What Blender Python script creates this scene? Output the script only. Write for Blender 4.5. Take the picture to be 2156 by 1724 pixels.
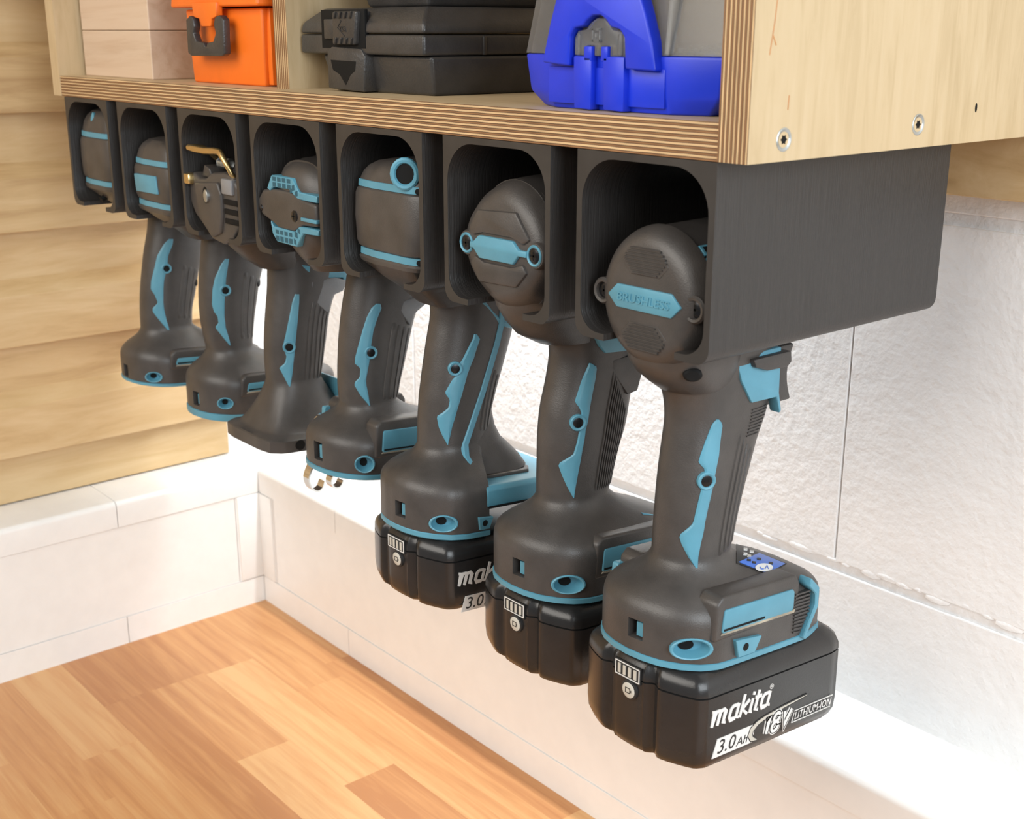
import bpy, bmesh, math, random
from mathutils import Vector, Matrix

for o in list(bpy.data.objects):
    bpy.data.objects.remove(o)
SCN = bpy.context.scene
COL = SCN.collection
random.seed(4)
S = 0.001          # all numbers below are millimetres
ZO = 1400.0        # shelf underside above the floor (mm)

# ------------------------------------------------------------------ camera
W_, H_ = 2156, 1724
F_PX = 2629.05
YAW, PIT, ROL = 0.868578, -0.294492, 0.000765
CAM = Vector((323.69, -378.29, 48.65))
_f = Vector((-math.sin(YAW) * math.cos(PIT), math.cos(YAW) * math.cos(PIT), math.sin(PIT)))
_r = _f.cross(Vector((0, 0, 1))).normalized()
_u = _r.cross(_f)
c_, s_ = math.cos(ROL), math.sin(ROL)
RGT, UPV, FWD = c_ * _r + s_ * _u, -s_ * _r + c_ * _u, _f
cam = bpy.data.cameras.new('camera')
cam.sensor_width = 36.0
cam.lens = F_PX / W_ * 36.0
cam.clip_start = 0.01
cam.dof.use_dof = True
cam.dof.focus_distance = 0.66
cam.dof.aperture_fstop = 20.0
camo = bpy.data.objects.new('camera', cam)
COL.objects.link(camo)
m3 = Matrix((RGT, UPV, -FWD)).transposed()
camo.matrix_world = Matrix.Translation((CAM + Vector((0, 0, ZO))) * S) @ m3.to_4x4()
SCN.camera = camo

# ------------------------------------------------------------------ world, lights, exposure
SCN.view_settings.view_transform = 'Standard'
SCN.view_settings.look = 'None'
SCN.view_settings.gamma = 1.0
SCN.view_settings.use_curve_mapping = False
SCN.view_settings.exposure = 0.8
wd = bpy.data.worlds.new('World')
SCN.world = wd
wd.use_nodes = True
wd.node_tree.nodes['Background'].inputs[0].default_value = (0.92, 0.96, 1.0, 1)
wd.node_tree.nodes['Background'].inputs[1].default_value = 0.15


def area_light(name, loc, target, sx, sy, power, col):
    l = bpy.data.lights.new(name, 'AREA')
    l.shape = 'RECTANGLE'
    l.size, l.size_y = sx * S, sy * S
    l.energy = power
    l.color = col
    o = bpy.data.objects.new(name, l)
    COL.objects.link(o)
    o.location = (Vector(loc) + Vector((0, 0, ZO))) * S
    d = Vector(target) - Vector(loc)
    o.rotation_euler = d.to_track_quat('-Z', 'Y').to_euler()
    return o


# ceiling panel over the bench, a window to the right, LED strip under the cabinet along the wall
area_light('ceiling_light', (-250, -1250, 650), (-250, 0, -200), 1700, 900, 14.5, (1.0, 0.95, 0.88))
area_light('window_light', (1400, -220, 330), (-100, 200, -170), 1000, 1000, 14.0, (0.88, 0.95, 1.0))
area_light('under_cabinet_light', (-430, 205, -6), (-430, 220, -400), 430, 14, 1.35, (0.91, 0.96, 1.0))


# ------------------------------------------------------------------ materials
def nt(name):
    m = bpy.data.materials.new(name)
    m.use_nodes = True
    t = m.node_tree
    return m, t, t.nodes['Principled BSDF']


def N(t, kind, **kw):
    n = t.nodes.new(kind)
    for k, v in kw.items():
        setattr(n, k, v)
    return n


def coords(t, scale=(1, 1, 1)):
    tc = N(t, 'ShaderNodeTexCoord')
    mp = N(t, 'ShaderNodeMapping')
    mp.inputs['Scale'].default_value = scale
    t.links.new(tc.outputs['Object'], mp.inputs['Vector'])
    return mp.outputs['Vector']


def ramp(t, fac, stops):
    r = N(t, 'ShaderNodeValToRGB')
    e = r.color_ramp.elements
    while len(e) < len(stops):
        e.new(0.5)
    for el, (p, c) in zip(e, stops):
        el.position = p
        el.color = (*c, 1)
    t.links.new(fac, r.inputs['Fac'])
    return r.outputs['Color']


def noise(t, vec, scale, detail=4, rough=0.55, dist=0.0):
    n = N(t, 'ShaderNodeTexNoise')
    n.inputs['Scale'].default_value = scale
    n.inputs['Detail'].default_value = detail
    n.inputs['Roughness'].default_value = rough
    n.inputs['Distortion'].default_value = dist
    t.links.new(vec, n.inputs['Vector'])
    return n.outputs['Fac']


def bump(t, bsdf, h, strength, dist):
    b = N(t, 'ShaderNodeBump')
    b.inputs['Strength'].default_value = strength
    b.inputs['Distance'].default_value = dist
    t.links.new(h, b.inputs['Height'])
    t.links.new(b.outputs['Normal'], bsdf.inputs['Normal'])


def plastic(name, col, rough=0.5, spec=0.5, nscale=900, nstr=0.15, vary=0.12, metal=0.0):
    m, t, b = nt(name)
    v = coords(t)
    n = noise(t, v, 60, 5)
    lo = tuple(c * (1 - vary) for c in col)
    hi = tuple(min(1, c * (1 + vary)) for c in col)
    t.links.new(ramp(t, n, [(0.3, lo), (0.7, hi)]), b.inputs['Base Color'])
    b.inputs['Roughness'].default_value = rough
    b.inputs['Specular IOR Level'].default_value = spec
    b.inputs['Metallic'].default_value = metal
    if nstr > 0:
        bump(t, b, noise(t, v, nscale, 2), nstr, 0.0004)
    return m


M = {}
M['rubber'] = plastic('rubber', (0.056, 0.050, 0.046), 0.4, 0.5, 1500, 0.25, 0.2)
M['shell'] = plastic('shell', (0.044, 0.040, 0.038), 0.38, 0.5, 1200, 0.12, 0.15)
M['battery'] = plastic('battery', (0.018, 0.0175, 0.0175), 0.26, 0.5, 1300, 0.12, 0.15)
M['teal'] = plastic('teal', (0.092, 0.285, 0.385), 0.42, 0.5, 1000, 0.08, 0.08)
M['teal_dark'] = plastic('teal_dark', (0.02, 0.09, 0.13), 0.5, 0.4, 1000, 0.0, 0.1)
M['void'] = plastic('void', (0.006, 0.006, 0.006), 0.7, 0.2, 500, 0.0, 0.1)
M['screw_black'] = plastic('screw_black', (0.03, 0.03, 0.032), 0.25, 0.6, 500, 0.0, 0.1, 0.8)
M['steel'] = plastic('steel', (0.45, 0.47, 0.46), 0.32, 0.5, 500, 0.05, 0.1, 0.9)
M['chrome'] = plastic('chrome', (0.75, 0.74, 0.71), 0.12, 0.5, 500, 0.0, 0.05, 1.0)
M['brass'] = plastic('brass', (0.62, 0.45, 0.2), 0.25, 0.5, 500, 0.05, 0.1, 0.9)
M['print_white'] = plastic('print_white', (0.72, 0.72, 0.7), 0.5, 0.4, 500, 0.0, 0.03)
M['print_grey'] = plastic('print_grey', (0.52, 0.5, 0.44), 0.5, 0.4, 500, 0.0, 0.03)
M['print_black'] = plastic('print_black', (0.02, 0.02, 0.02), 0.5, 0.4, 500, 0.0, 0.03)
M['panel_blue'] = plastic('panel_blue', (0.055, 0.17, 0.62), 0.35, 0.5, 500, 0.0, 0.04)
M['dust'] = plastic('dust', (0.36, 0.32, 0.25), 0.95, 0.1, 1800, 0.9, 0.4)
M['trunking'] = plastic('trunking', (0.84, 0.83, 0.81), 0.38, 0.5, 700, 0.03, 0.02)
M['orange'] = plastic('orange', (0.86, 0.17, 0.012), 0.4, 0.5, 800, 0.05, 0.06)
M['blue'] = plastic('blue', (0.008, 0.035, 0.62), 0.35, 0.5, 800, 0.05, 0.06)
M['case'] = plastic('case', (0.04, 0.038, 0.037), 0.33, 0.5, 700, 0.4, 0.2)
M['grey_rubber'] = plastic('grey_rubber', (0.2, 0.205, 0.215), 0.34, 0.5, 900, 0.15, 0.1)


def mat_holder():
    m, t, b = nt('printed_plastic')
    v = coords(t)
    st = coords(t, (25, 1500, 25))
    n = noise(t, st, 1.0, 3, 0.7)
    t.links.new(ramp(t, n, [(0.25, (0.020, 0.018, 0.017)), (0.75, (0.040, 0.0365, 0.034))]), b.inputs['Base Color'])
    b.inputs['Roughness'].default_value = 0.42
    bump(t, b, n, 0.5, 0.0006)
    return m


M['holder'] = mat_holder()


def mat_wall():
    m, t, b = nt('wall_paint')
    v = coords(t)
    n1 = noise(t, v, 190, 3, 0.5, 0.0)
    n2 = noise(t, v, 45, 4)
    mx = N(t, 'ShaderNodeMath', operation='MULTIPLY_ADD')
    t.links.new(n2, mx.inputs[0])
    mx.inputs[1].default_value = 0.8
    t.links.new(n1, mx.inputs[2])
    t.links.new(ramp(t, n2, [(0.3, (0.84, 0.84, 0.84)), (0.7, (0.88, 0.88, 0.88))]), b.inputs['Base Color'])
    b.inputs['Roughness'].default_value = 0.5
    bump(t, b, mx.outputs[0], 0.7, 0.0014)
    return m


M['wall'] = mat_wall()


def mat_wood(name, cols, scale, rough=0.5, rnd=0.0, gstr=0.1):
    """long-grain timber: stretched noise, with a per-piece random shift of tone"""
    m, t, b = nt(name)
    oi = N(t, 'ShaderNodeObjectInfo')
    tc = N(t, 'ShaderNodeTexCoord')
    ad = N(t, 'ShaderNodeVectorMath', operation='ADD')
    cmb = N(t, 'ShaderNodeCombineXYZ')
    ml = N(t, 'ShaderNodeMath', operation='MULTIPLY')
    t.links.new(oi.outputs['Random'], ml.inputs[0])
    ml.inputs[1].default_value = 7.0
    for k in range(3):
        t.links.new(ml.outputs[0], cmb.inputs[k])
    t.links.new(tc.outputs['Object'], ad.inputs[0])
    t.links.new(cmb.outputs[0], ad.inputs[1])
    mp = N(t, 'ShaderNodeMapping')
    mp.inputs['Scale'].default_value = scale
    t.links.new(ad.outputs[0], mp.inputs['Vector'])
    g = noise(t, mp.outputs['Vector'], 1.0, 8, 0.62, 0.6)
    a = N(t, 'ShaderNodeMath', operation='MULTIPLY_ADD')
    t.links.new(oi.outputs['Random'], a.inputs[0])
    a.inputs[1].default_value = rnd
    sub = N(t, 'ShaderNodeMath', operation='SUBTRACT')
    t.links.new(g, sub.inputs[0])
    sub.inputs[1].default_value = rnd * 0.5
    t.links.new(sub.outputs[0], a.inputs[2])
    n = len(cols)
    t.links.new(ramp(t, a.outputs[0], [(0.25 + 0.5 * i / (n - 1), c) for i, c in enumerate(cols)]), b.inputs['Base Color'])
    b.inputs['Roughness'].default_value = rough
    bump(t, b, g, gstr, 0.0004)
    return m


M['beech'] = mat_wood('beech', [(0.43, 0.185, 0.068), (0.55, 0.27, 0.105), (0.63, 0.36, 0.158)], (6, 110, 110), 0.36, 0.42)
M['cleat'] = mat_wood('cleat', [(0.42, 0.26, 0.115), (0.585, 0.405, 0.205), (0.67, 0.495, 0.28)], (30, 7, 60), 0.5, 0.25)
M['ply_face'] = mat_wood('ply_face', [(0.45, 0.33, 0.18), (0.54, 0.41, 0.24), (0.58, 0.45, 0.28)], (140, 140, 16), 0.5, 0.0)
M['ply_face_x'] = mat_wood('ply_face_x', [(0.45, 0.33, 0.18), (0.54, 0.41, 0.24), (0.58, 0.45, 0.28)], (16, 140, 140), 0.5, 0.0)
M['maple'] = mat_wood('maple', [(0.5, 0.34, 0.22), (0.62, 0.47, 0.34), (0.66, 0.52, 0.39)], (5, 60, 90), 0.55, 0.1)


def mat_ply_edge(name, axis):
    m, t, b = nt(name)
    tc = N(t, 'ShaderNodeTexCoord')
    sp = N(t, 'ShaderNodeSeparateXYZ')
    t.links.new(tc.outputs['Object'], sp.inputs[0])
    n = noise(t, tc.outputs['Object'], 90, 4)
    mu = N(t, 'ShaderNodeMath', operation='MULTIPLY')
    t.links.new(sp.outputs[axis], mu.inputs[0])
    mu.inputs[1].default_value = 1000.0 / 2.14
    ad = N(t, 'ShaderNodeMath', operation='MULTIPLY_ADD')
    t.links.new(n, ad.inputs[0])
    ad.inputs[1].default_value = 0.22
    t.links.new(mu.outputs[0], ad.inputs[2])
    fr = N(t, 'ShaderNodeMath', operation='FRACT')
    t.links.new(ad.outputs[0], fr.inputs[0])
    streak = N(t, 'ShaderNodeMapping')
    sc = [14, 14, 14]
    sc[axis] = 900
    streak.inputs['Scale'].default_value = sc
    t.links.new(tc.outputs['Object'], streak.inputs['Vector'])
    g = noise(t, streak.outputs['Vector'], 1.0, 5, 0.7)
    dk, md, lt = (0.06, 0.026, 0.011), (0.30, 0.15, 0.062), (0.74, 0.52, 0.28)
    base = ramp(t, fr.outputs[0], [(0.0, dk), (0.05, dk), (0.13, md), (0.37, md), (0.44, dk), (0.52, dk), (0.6, lt), (0.92, lt), (1.0, dk)])
    mix = N(t, 'ShaderNodeMix', data_type='RGBA', blend_type='MULTIPLY')
    mix.inputs['Factor'].default_value = 0.75
    t.links.new(base, mix.inputs[6])
    t.links.new(ramp(t, g, [(0.3, (0.45, 0.4, 0.35)), (0.65, (1, 1, 1))]), mix.inputs[7])
    t.links.new(mix.outputs[2], b.inputs['Base Color'])
    b.inputs['Roughness'].default_value = 0.6
    bump(t, b, fr.outputs[0], 0.2, 0.0003)
    return m


M['edge_z'] = mat_ply_edge('ply_edge_z', 2)
M['edge_x'] = mat_ply_edge('ply_edge_x', 0)


def mat_clear():
    m, t, b = nt('clear_plastic')
    b.inputs['Base Color'].default_value = (0.66, 0.68, 0.70, 1)
    b.inputs['Roughness'].default_value = 0.16
    b.inputs['Transmission Weight'].default_value = 0.9
    b.inputs['IOR'].default_value = 1.3
    bump(t, b, noise(t, coords(t), 500, 3), 0.2, 0.0005)
    return m


M['clear'] = mat_clear()


# ------------------------------------------------------------------ pixel rays (direction only; distance from the surface)
def pix_at(u, v, x):
    d = RGT * ((u - W_ / 2) / F_PX) + UPV * (-(v - H_ / 2) / F_PX) + FWD
    k = (x - CAM.x) / d.x
    return CAM + k * d


# ------------------------------------------------------------------ geometry helpers (mm)
class G:
    def __init__(self):
        self.v, self.f, self.mi = [], [], []

    def add(self, vs, fs, mi=0):
        o = len(self.v)
        self.v += [tuple(p) for p in vs]
        self.f += [tuple(i + o for i in f) for f in fs]
        self.mi += [mi] * len(fs)
        return self

    def loft(self, rings, cap0=True, cap1=True, closed=True, mi=0):
        n = len(rings[0])
        vs = [p for r in rings for p in r]
        fs = []
        for i in range(len(rings) - 1):
            for k in range(n if closed else n - 1):
                a, b = i * n + k, i * n + (k + 1) % n
                fs.append((a, b, b + n, a + n))
        if cap0:
            fs.append(tuple(reversed(range(n))))
        if cap1:
            fs.append(tuple(range((len(rings) - 1) * n, len(rings) * n)))
        return self.add(vs, fs, mi)

    def box(self, x0, x1, y0, y1, z0, z1, mi=0):
        vs = [(x0, y0, z0), (x1, y0, z0), (x1, y1, z0), (x0, y1, z0), (x0, y0, z1), (x1, y0, z1), (x1, y1, z1), (x0, y1, z1)]
        return self.add(vs, [(3, 2, 1, 0), (4, 5, 6, 7), (0, 1, 5, 4), (1, 2, 6, 5), (2, 3, 7, 6), (3, 0, 4, 7)], mi)

    def prism(self, poly, axis, a, b, mi=0):
        """poly in the two remaining axes (x: (y,z), y: (x,z), z: (x,y)), extruded from a to b"""
        def p3(q, t):
            return (t, q[0], q[1]) if axis == 'x' else (q[0], t, q[1]) if axis == 'y' else (q[0], q[1], t)
        return self.loft([[p3(q, a) for q in poly], [p3(q, b) for q in poly]], mi=mi)

    def lathe(self, org, ax, prof, n=28, sx=1.0, sy=1.0, cap0=True, cap1=True, mi=0):
        """prof: (distance along ax, radius)"""
        ax = Vector(ax).normalized()
        e1 = ax.orthogonal().normalized() if abs(ax.z) > 0.9 else Vector((0, 0, 1)).cross(ax).normalized()
        e2 = ax.cross(e1)
        rings = []
        for d, r in prof:
            rings.append([tuple(Vector(org) + ax * d + e1 * (math.cos(2 * math.pi * k / n) * max(r, .01) * sx) + e2 * (math.sin(2 * math.pi * k / n) * max(r, .01) * sy)) for k in range(n)])
        return self.loft(rings, cap0, cap1, mi=mi)

    def tube(self, path, r, n=10, closed=False, mi=0, sx=1.0):
        P = [Vector(p) for p in path]
        rings = []
        prev = None
        for i, p in enumerate(P):
            a = P[i - 1] if (i > 0 or closed) else p
            b = P[(i + 1) % len(P)] if (i < len(P) - 1 or closed) else p
            t = (b - a).normalized()
            if prev is None:
                prev = t.orthogonal().normalized()
            e1 = (prev - t * prev.dot(t)).normalized()
            prev = e1
            e2 = t.cross(e1)
            rr = r[i] if isinstance(r, (list, tuple)) else r
            rings.append([tuple(p + e1 * (math.cos(2 * math.pi * k / n) * rr * sx) + e2 * (math.sin(2 * math.pi * k / n) * rr)) for k in range(n)])
        if closed:
            rings.append(rings[0])
        return self.loft(rings, not closed, not closed, mi=mi)

    def map(self, fn):
        self.v = [tuple(fn(*p)) for p in self.v]
        return self


def bevel_box(x0, x1, y0, y1, z0, z1, r=1.0, seg=2):
    g = G().box(x0, x1, y0, y1, z0, z1)
    return bevelled(g, r, seg)


def bevelled(g, r, seg=2, angle=30):
    bm = bmesh.new()
    vs = [bm.verts.new(p) for p in g.v]
    for f in g.f:
        try:
            bm.faces.new([vs[i] for i in f])
        except ValueError:
            pass
    bmesh.ops.recalc_face_normals(bm, faces=bm.faces)
    es = [e for e in bm.edges if len(e.link_faces) == 2 and e.calc_face_angle() > math.radians(angle)]
    bmesh.ops.bevel(bm, geom=es, offset=r, segments=seg, affect='EDGES', profile=0.5, clamp_overlap=True)
    out = G()
    bm.verts.index_update()
    out.add([tuple(v.co) for v in bm.verts], [tuple(v.index for v in f.verts) for f in bm.faces])
    bm.free()
    return out


def mesh_from(name, g, mats, org):
    me = bpy.data.meshes.new(name)
    me.from_pydata([((p[0] - org[0]) * S, (p[1] - org[1]) * S, (p[2] - org[2]) * S) for p in g.v], [], g.f)
    for m in mats:
        me.materials.append(m)
    me.polygons.foreach_set('material_index', g.mi)
    bm = bmesh.new()
    bm.from_mesh(me)
    bmesh.ops.remove_doubles(bm, verts=bm.verts, dist=1e-7)
    bmesh.ops.recalc_face_normals(bm, faces=bm.faces)
    bm.to_mesh(me)
    bm.free()
    return me


def put(name, g, mat, parent=None, org=None, smooth=38, label=None):
    """one mesh object. org = world mm of its own origin (default: the parent's)"""
    mats = [M[x] for x in (mat if isinstance(mat, (list, tuple)) else [mat])]
    porg = tuple(parent['_o']) if parent is not None else (0, 0, 0)
    if org is None:
        org = porg if parent is not None else (0, 0, 0)
    me = mesh_from(name, g, mats, org)
    if smooth:
        me.polygons.foreach_set('use_smooth', [True] * len(me.polygons))
        me.set_sharp_from_angle(angle=math.radians(smooth))
    o = bpy.data.objects.new(name, me)
    COL.objects.link(o)
    o['_o'] = list(org)
    if parent is not None:
        o.parent = parent
        o.location = [(org[i] - porg[i]) * S for i in range(3)]
    else:
        o.location = (org[0] * S, org[1] * S, (org[2] + ZO) * S)
    if label:
        o['label'] = label
    return o


def thing(name, label, cat, org, group=None):
    o = bpy.data.objects.new(name, None)
    o.empty_display_size = 0.02
    COL.objects.link(o)
    o.location = (org[0] * S, org[1] * S, (org[2] + ZO) * S)
    o['_o'] = list(org)
    return tag(o, label, cat, group)


def tag(o, label, cat, group=None):
    o['label'], o['category'] = label, cat
    if group:
        o['group'] = group
    return o


def structure(o, label=None):
    o['kind'] = 'structure'
    if label:
        o['label'] = label
    return o


def cut(o, cutters):
    """real recesses: boolean-subtract temporary solids given in world mm"""
    temps = []
    org = o['_o']
    for g in cutters:
        me = mesh_from('cutter', g, [], org)
        c = bpy.data.objects.new('cutter', me)
        COL.objects.link(c)
        c.parent = o
        temps.append(c)
        md = o.modifiers.new('cut', 'BOOLEAN')
        md.operation, md.solver, md.object = 'DIFFERENCE', 'EXACT', c
    bpy.context.view_layer.update()
    dg = bpy.context.evaluated_depsgraph_get()
    me = bpy.data.meshes.new_from_object(o.evaluated_get(dg))
    old = o.data
    o.modifiers.clear()
    o.data = me
    me.name = old.name
    me.polygons.foreach_set('use_smooth', [True] * len(me.polygons))
    me.set_sharp_from_angle(angle=math.radians(38))
    for c in temps:
        d = c.data
        bpy.data.objects.remove(c)
        bpy.data.meshes.remove(d)


def lettering(body, size, fn, shear=0.0, bold=0.0, extrude=0.15, sx=1.0):
    """flat letters laid out in mm; fn maps (right, up, out) to world mm"""
    cu = bpy.data.curves.new('lettering', 'FONT')
    cu.body = body
    cu.size = size
    cu.shear = shear
    cu.offset = bold
    cu.extrude = extrude
    cu.resolution_u = 3
    o = bpy.data.objects.new('lettering', cu)
    COL.objects.link(o)
    bpy.context.view_layer.update()
    dg = bpy.context.evaluated_depsgraph_get()
    me = bpy.data.meshes.new_from_object(o.evaluated_get(dg))
    g = G()
    g.add([fn(v.co.x * sx, v.co.y, v.co.z) for v in me.vertices], [tuple(p.vertices) for p in me.polygons])
    bpy.data.objects.remove(o)
    bpy.data.meshes.remove(me)
    return g


def fit_text(body, a0, a1, b0, b1, fn, shear=0.0, bold=0.0, extrude=.02):
    """lettering stretched to fill a box"""
    g = lettering(body, 10, lambda a, b, o: (a, b, o), shear, bold * 2, extrude)
    xs, ys = [p[0] for p in g.v], [p[1] for p in g.v]
    kx, ky = (a1 - a0) / (max(xs) - min(xs)), (b1 - b0) / (max(ys) - min(ys))
    mx, my = min(xs), min(ys)
    return g.map(lambda a, b, o: fn(a0 + (a - mx) * kx, b0 + (b - my) * ky, o))


def ribbon(strokes, width, fn, h=0.15):
    """pen strokes: list of polylines -> flat bands of the given width"""
    g = G()
    for q_, st in enumerate(strokes):
        w = width
        if isinstance(st[0], (int, float)):
            w, st = st[0], st[1]
        P = [Vector((p[0], p[1])) for p in st]
        L, R = [], []
        for i, p in enumerate(P):
            a, b = P[max(i - 1, 0)], P[min(i + 1, len(P) - 1)]
            t = (b - a).normalized()
            n = Vector((-t.y, t.x))
            k = 1.0
            if 0 < i < len(P) - 1:
                t0 = (P[i] - P[i - 1]).normalized()
                k = 1 / max(0.5, abs(n.dot(Vector((-t0.y, t0.x)))))
            L.append(p + n * (w / 2 * k))
            R.append(p - n * (w / 2 * k))
        hh = h + .012 * q_
        rings = [[fn(l.x, l.y, hh), fn(r.x, r.y, hh), fn(r.x, r.y, -.3 - .01 * q_), fn(l.x, l.y, -.3 - .01 * q_)] for l, r in zip(L, R)]
        g.loft(rings)
    return g


# ------------------------------------------------------------------ room shell
WALL_Y, CLEAT_X, TR_X, TR_Y, TR_TOP, TOP_Z = 247.0, -770.0, -713.5, 174.0, -359.5, -500.0

wb = structure(put('wall_back', G().box(-800, 900, WALL_Y + 2.2, WALL_Y + 90, -560, 900), 'wall', org=(0, WALL_Y + 2, -560)))
wb['label'] = 'white painted block wall behind the tools'
rows = []
z = -275.0
zz = z - 225 * 2
r_i = 0
while zz < 860:
    off = -100 if (r_i % 2 == 0) else -325
    x = off - 450 * 3
    while x < 900:
        x0, x1 = max(x + .7, -800), min(x + 449.3, 900)
        if x1 - x0 > 20:
            g = bevelled(G().box(x0, x1, WALL_Y, WALL_Y + 5, zz + 3.5, zz + 221.5), .9, 2)
            put('concrete_block', g, 'wall', wb, smooth=0)
        x += 450
    zz += 225
    r_i += 1
# drips and ridges of old mortar proud of the joints
for k in range(16):
    x = -190 + k * 14 + random.uniform(-6, 6)
    r = random.uniform(1.0, 2.4)
    g = G().lathe((x, WALL_Y + .9, -272 + random.uniform(-1.5, 2.5)), (0.1, -1, 0.1), [(0, r * 1.8), (0.6, r * 1.4), (1.0, r * 0.8), (1.25, 0.05)], 9, random.uniform(1.2, 3.4), .8)
    put('mortar_lump', g, 'wall', wb)
wl = structure(put('wall_left', G().box(CLEAT_X - 60, CLEAT_X - 18, -900, WALL_Y, -560, 900), 'wall', org=(CLEAT_X - 18, 0, -560)))
wl['label'] = 'left wall clad in stepped pale timber boards'
per = 98.5
zt = -313.0
put('board', bevelled(G().box(CLEAT_X - 18, CLEAT_X, -900, TR_Y, TR_TOP + 1.2, zt + 4), .8), 'cleat', wl, smooth=0)
for k in range(12):
    a = zt + k * per
    g = G().prism([(CLEAT_X - 2, a + 2), (CLEAT_X + 13, a), (CLEAT_X + 13, a + 44.5), (CLEAT_X - 2, a + 58)], 'y', -900, TR_Y)
    put('cleat_strip', bevelled(g, .9), 'cleat', wl, smooth=0)
    g = G().box(CLEAT_X - 18, CLEAT_X - 1, -900, TR_Y, a + 1, a + per + 3)
    put('board', bevelled(g, .6), 'cleat', wl, smooth=0)

# bench-top trunking: trim_1 along the left wall, trim_2 along the back wall
UP, LO = -384.5, -473.0


def trunk_profile(depth):
    """(out, z) outline of the white trunking from the wall at 0"""
    d = depth
    r = 5
    arc = [(d - r + r * math.sin(t), TR_TOP - r + r * math.cos(t)) for t in [math.pi / 2 * k / 5 for k in range(6)]]
    return arc


def trunk_pieces(root, place, depth, span, top_joints, low_joints, cover_end):
    a0, a1 = span
    arc = trunk_profile(depth)
    tp = [(0, TR_TOP)] + arc + [(depth, UP + .5), (depth - 5, UP + .5), (depth - 5, UP + 6), (0, UP + 6)]
    lo = [(0, TOP_Z), (depth, TOP_Z), (depth, LO - .5), (0, LO - .5)]
    cv = [(0, LO), (depth - 0.9, LO), (depth - 0.9, UP), (0, UP)]

    def run(nm, prof, cuts):
        for b0, b1 in zip(cuts[:-1], cuts[1:]):
            g = G().loft([[place(o, b0 + .35, z) for o, z in prof], [place(o, b1 - .35, z) for o, z in prof]])
            put(nm, g, 'trunking', root, smooth=30)
    run('top_rail', tp, [a0] + top_joints + [a1])
    run('bottom_rail', lo, [a0] + low_joints + [a1])
    run('cover', cv, [a0] + cover_end + [a1])


t1 = structure(put('trim_1', G().box(CLEAT_X - 18, TR_X - 8, -900, WALL_Y, TOP_Z + 1, TR_TOP - 8), 'trunking', org=(CLEAT_X, -300, TOP_Z)), 'white bench trunking along the left wall')
trunk_pieces(t1, lambda o, b, z: (CLEAT_X - 18 + o, b, z), TR_X - CLEAT_X + 18, (-900, TR_Y + 1), [30.3], [30.4], [148])
t2 = structure(put('trim_2', G().box(TR_X, 900, TR_Y + 8, WALL_Y, TOP_Z + 1, TR_TOP - 8), 'trunking', org=(0, WALL_Y, TOP_Z)), 'white bench trunking along the back wall')
trunk_pieces(t2, lambda o, b, z: (b, WALL_Y - o, z), WALL_Y - TR_Y, (TR_X + .5, 900), [-575, 420], [-560, 440], [-688, 500])
# vertical cover strips of the inner corner
put('corner_strip', bevel_box(TR_X - 1, TR_X + .7, 150, TR_Y, LO + .5, UP - .5, .3), 'trunking', t1)
put('corner_strip', bevel_box(TR_X, -690, TR_Y - .9, TR_Y + 1, LO + .5, UP - .5, .3), 'trunking', t2)

# ------------------------------------------------------------------ worktop
wt = thing('worktop', 'beech butcher-block worktop made of many glued staves', 'worktop', (-100, -100, TOP_Z - 38))
edges = [TR_Y + 8, 149, 103, 57, 11, -35, -81, -127, -173, -219, -265, -311, -357, -403, -449, -495]
fixed = {0: [-560, -250], 1: [-532, -255], 2: [-612, -388], 3: [-616, -470, -200], 4: [-617, -330], 5: [-549, -300]}
for i in range(len(edges) - 1):
    y1, y0 = edges[i], edges[i + 1]
    cuts = [TR_X - 4] + fixed.get(i, [-640 + random.uniform(0, 160)])
    while cuts[-1] < 620:
        cuts.append(cuts[-1] + random.uniform(170, 380))
    for a, b in zip(cuts[:-1], cuts[1:]):
        g = G().box(a, b, y0, y1, TOP_Z - 38, TOP_Z)
        put('stave', g, 'beech', wt, org=((a + b) / 2, (y0 + y1) / 2, TOP_Z - 38), smooth=0)

# ------------------------------------------------------------------ plywood cabinet
XL = -665.05
cab = thing('wall_cabinet', 'birch plywood wall cabinet with striped edges above the hanging tools', 'cabinet', (-325, 125, 0))


def ply(name, x0, x1, y0, y1, z0, z1, face, edge):
    """board whose narrow front edge shows the plies"""
    g = G().box(x0, x1, y0, y1, z0, z1)
    g.mi = [0, 0, 1, 0, 0, 0]
    o = put(name, g, [face, edge], cab, org=(x0, y0, z0), smooth=0)
    return o


ply('bottom_shelf', XL, 0, 0, WALL_Y, 0, 15, 'ply_face_x', 'edge_z')
rs = ply('side_panel', 0, 15, -.5, WALL_Y, 0, 330, 'ply_face', 'edge_x')
ply('side_panel', XL - 15, XL, -.5, WALL_Y, 0, 330, 'ply_face', 'ply_face')
ply('divider', -366, -351, 18, WALL_Y - 8, 15, 300, 'ply_face', 'edge_x')
ply('top_panel', XL, 0, 0, WALL_Y, 315, 330, 'ply_face_x', 'edge_z')
ply('back_panel', XL, 0, WALL_Y - 8, WALL_Y, 15, 315, 'ply_face', 'ply_face')
put('hanging_rail', bevel_box(-680, 200, WALL_Y - 18, WALL_Y, -34.5, -0.2, 1), 'cleat', cab, smooth=0)


def star(cx, cz, r0, r1, n=6):
    return [(cx + (r0 if k % 2 else r1) * math.cos(math.pi * k / n), cz + (r0 if k % 2 else r1) * math.sin(math.pi * k / n)) for k in range(2 * n)]


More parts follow.
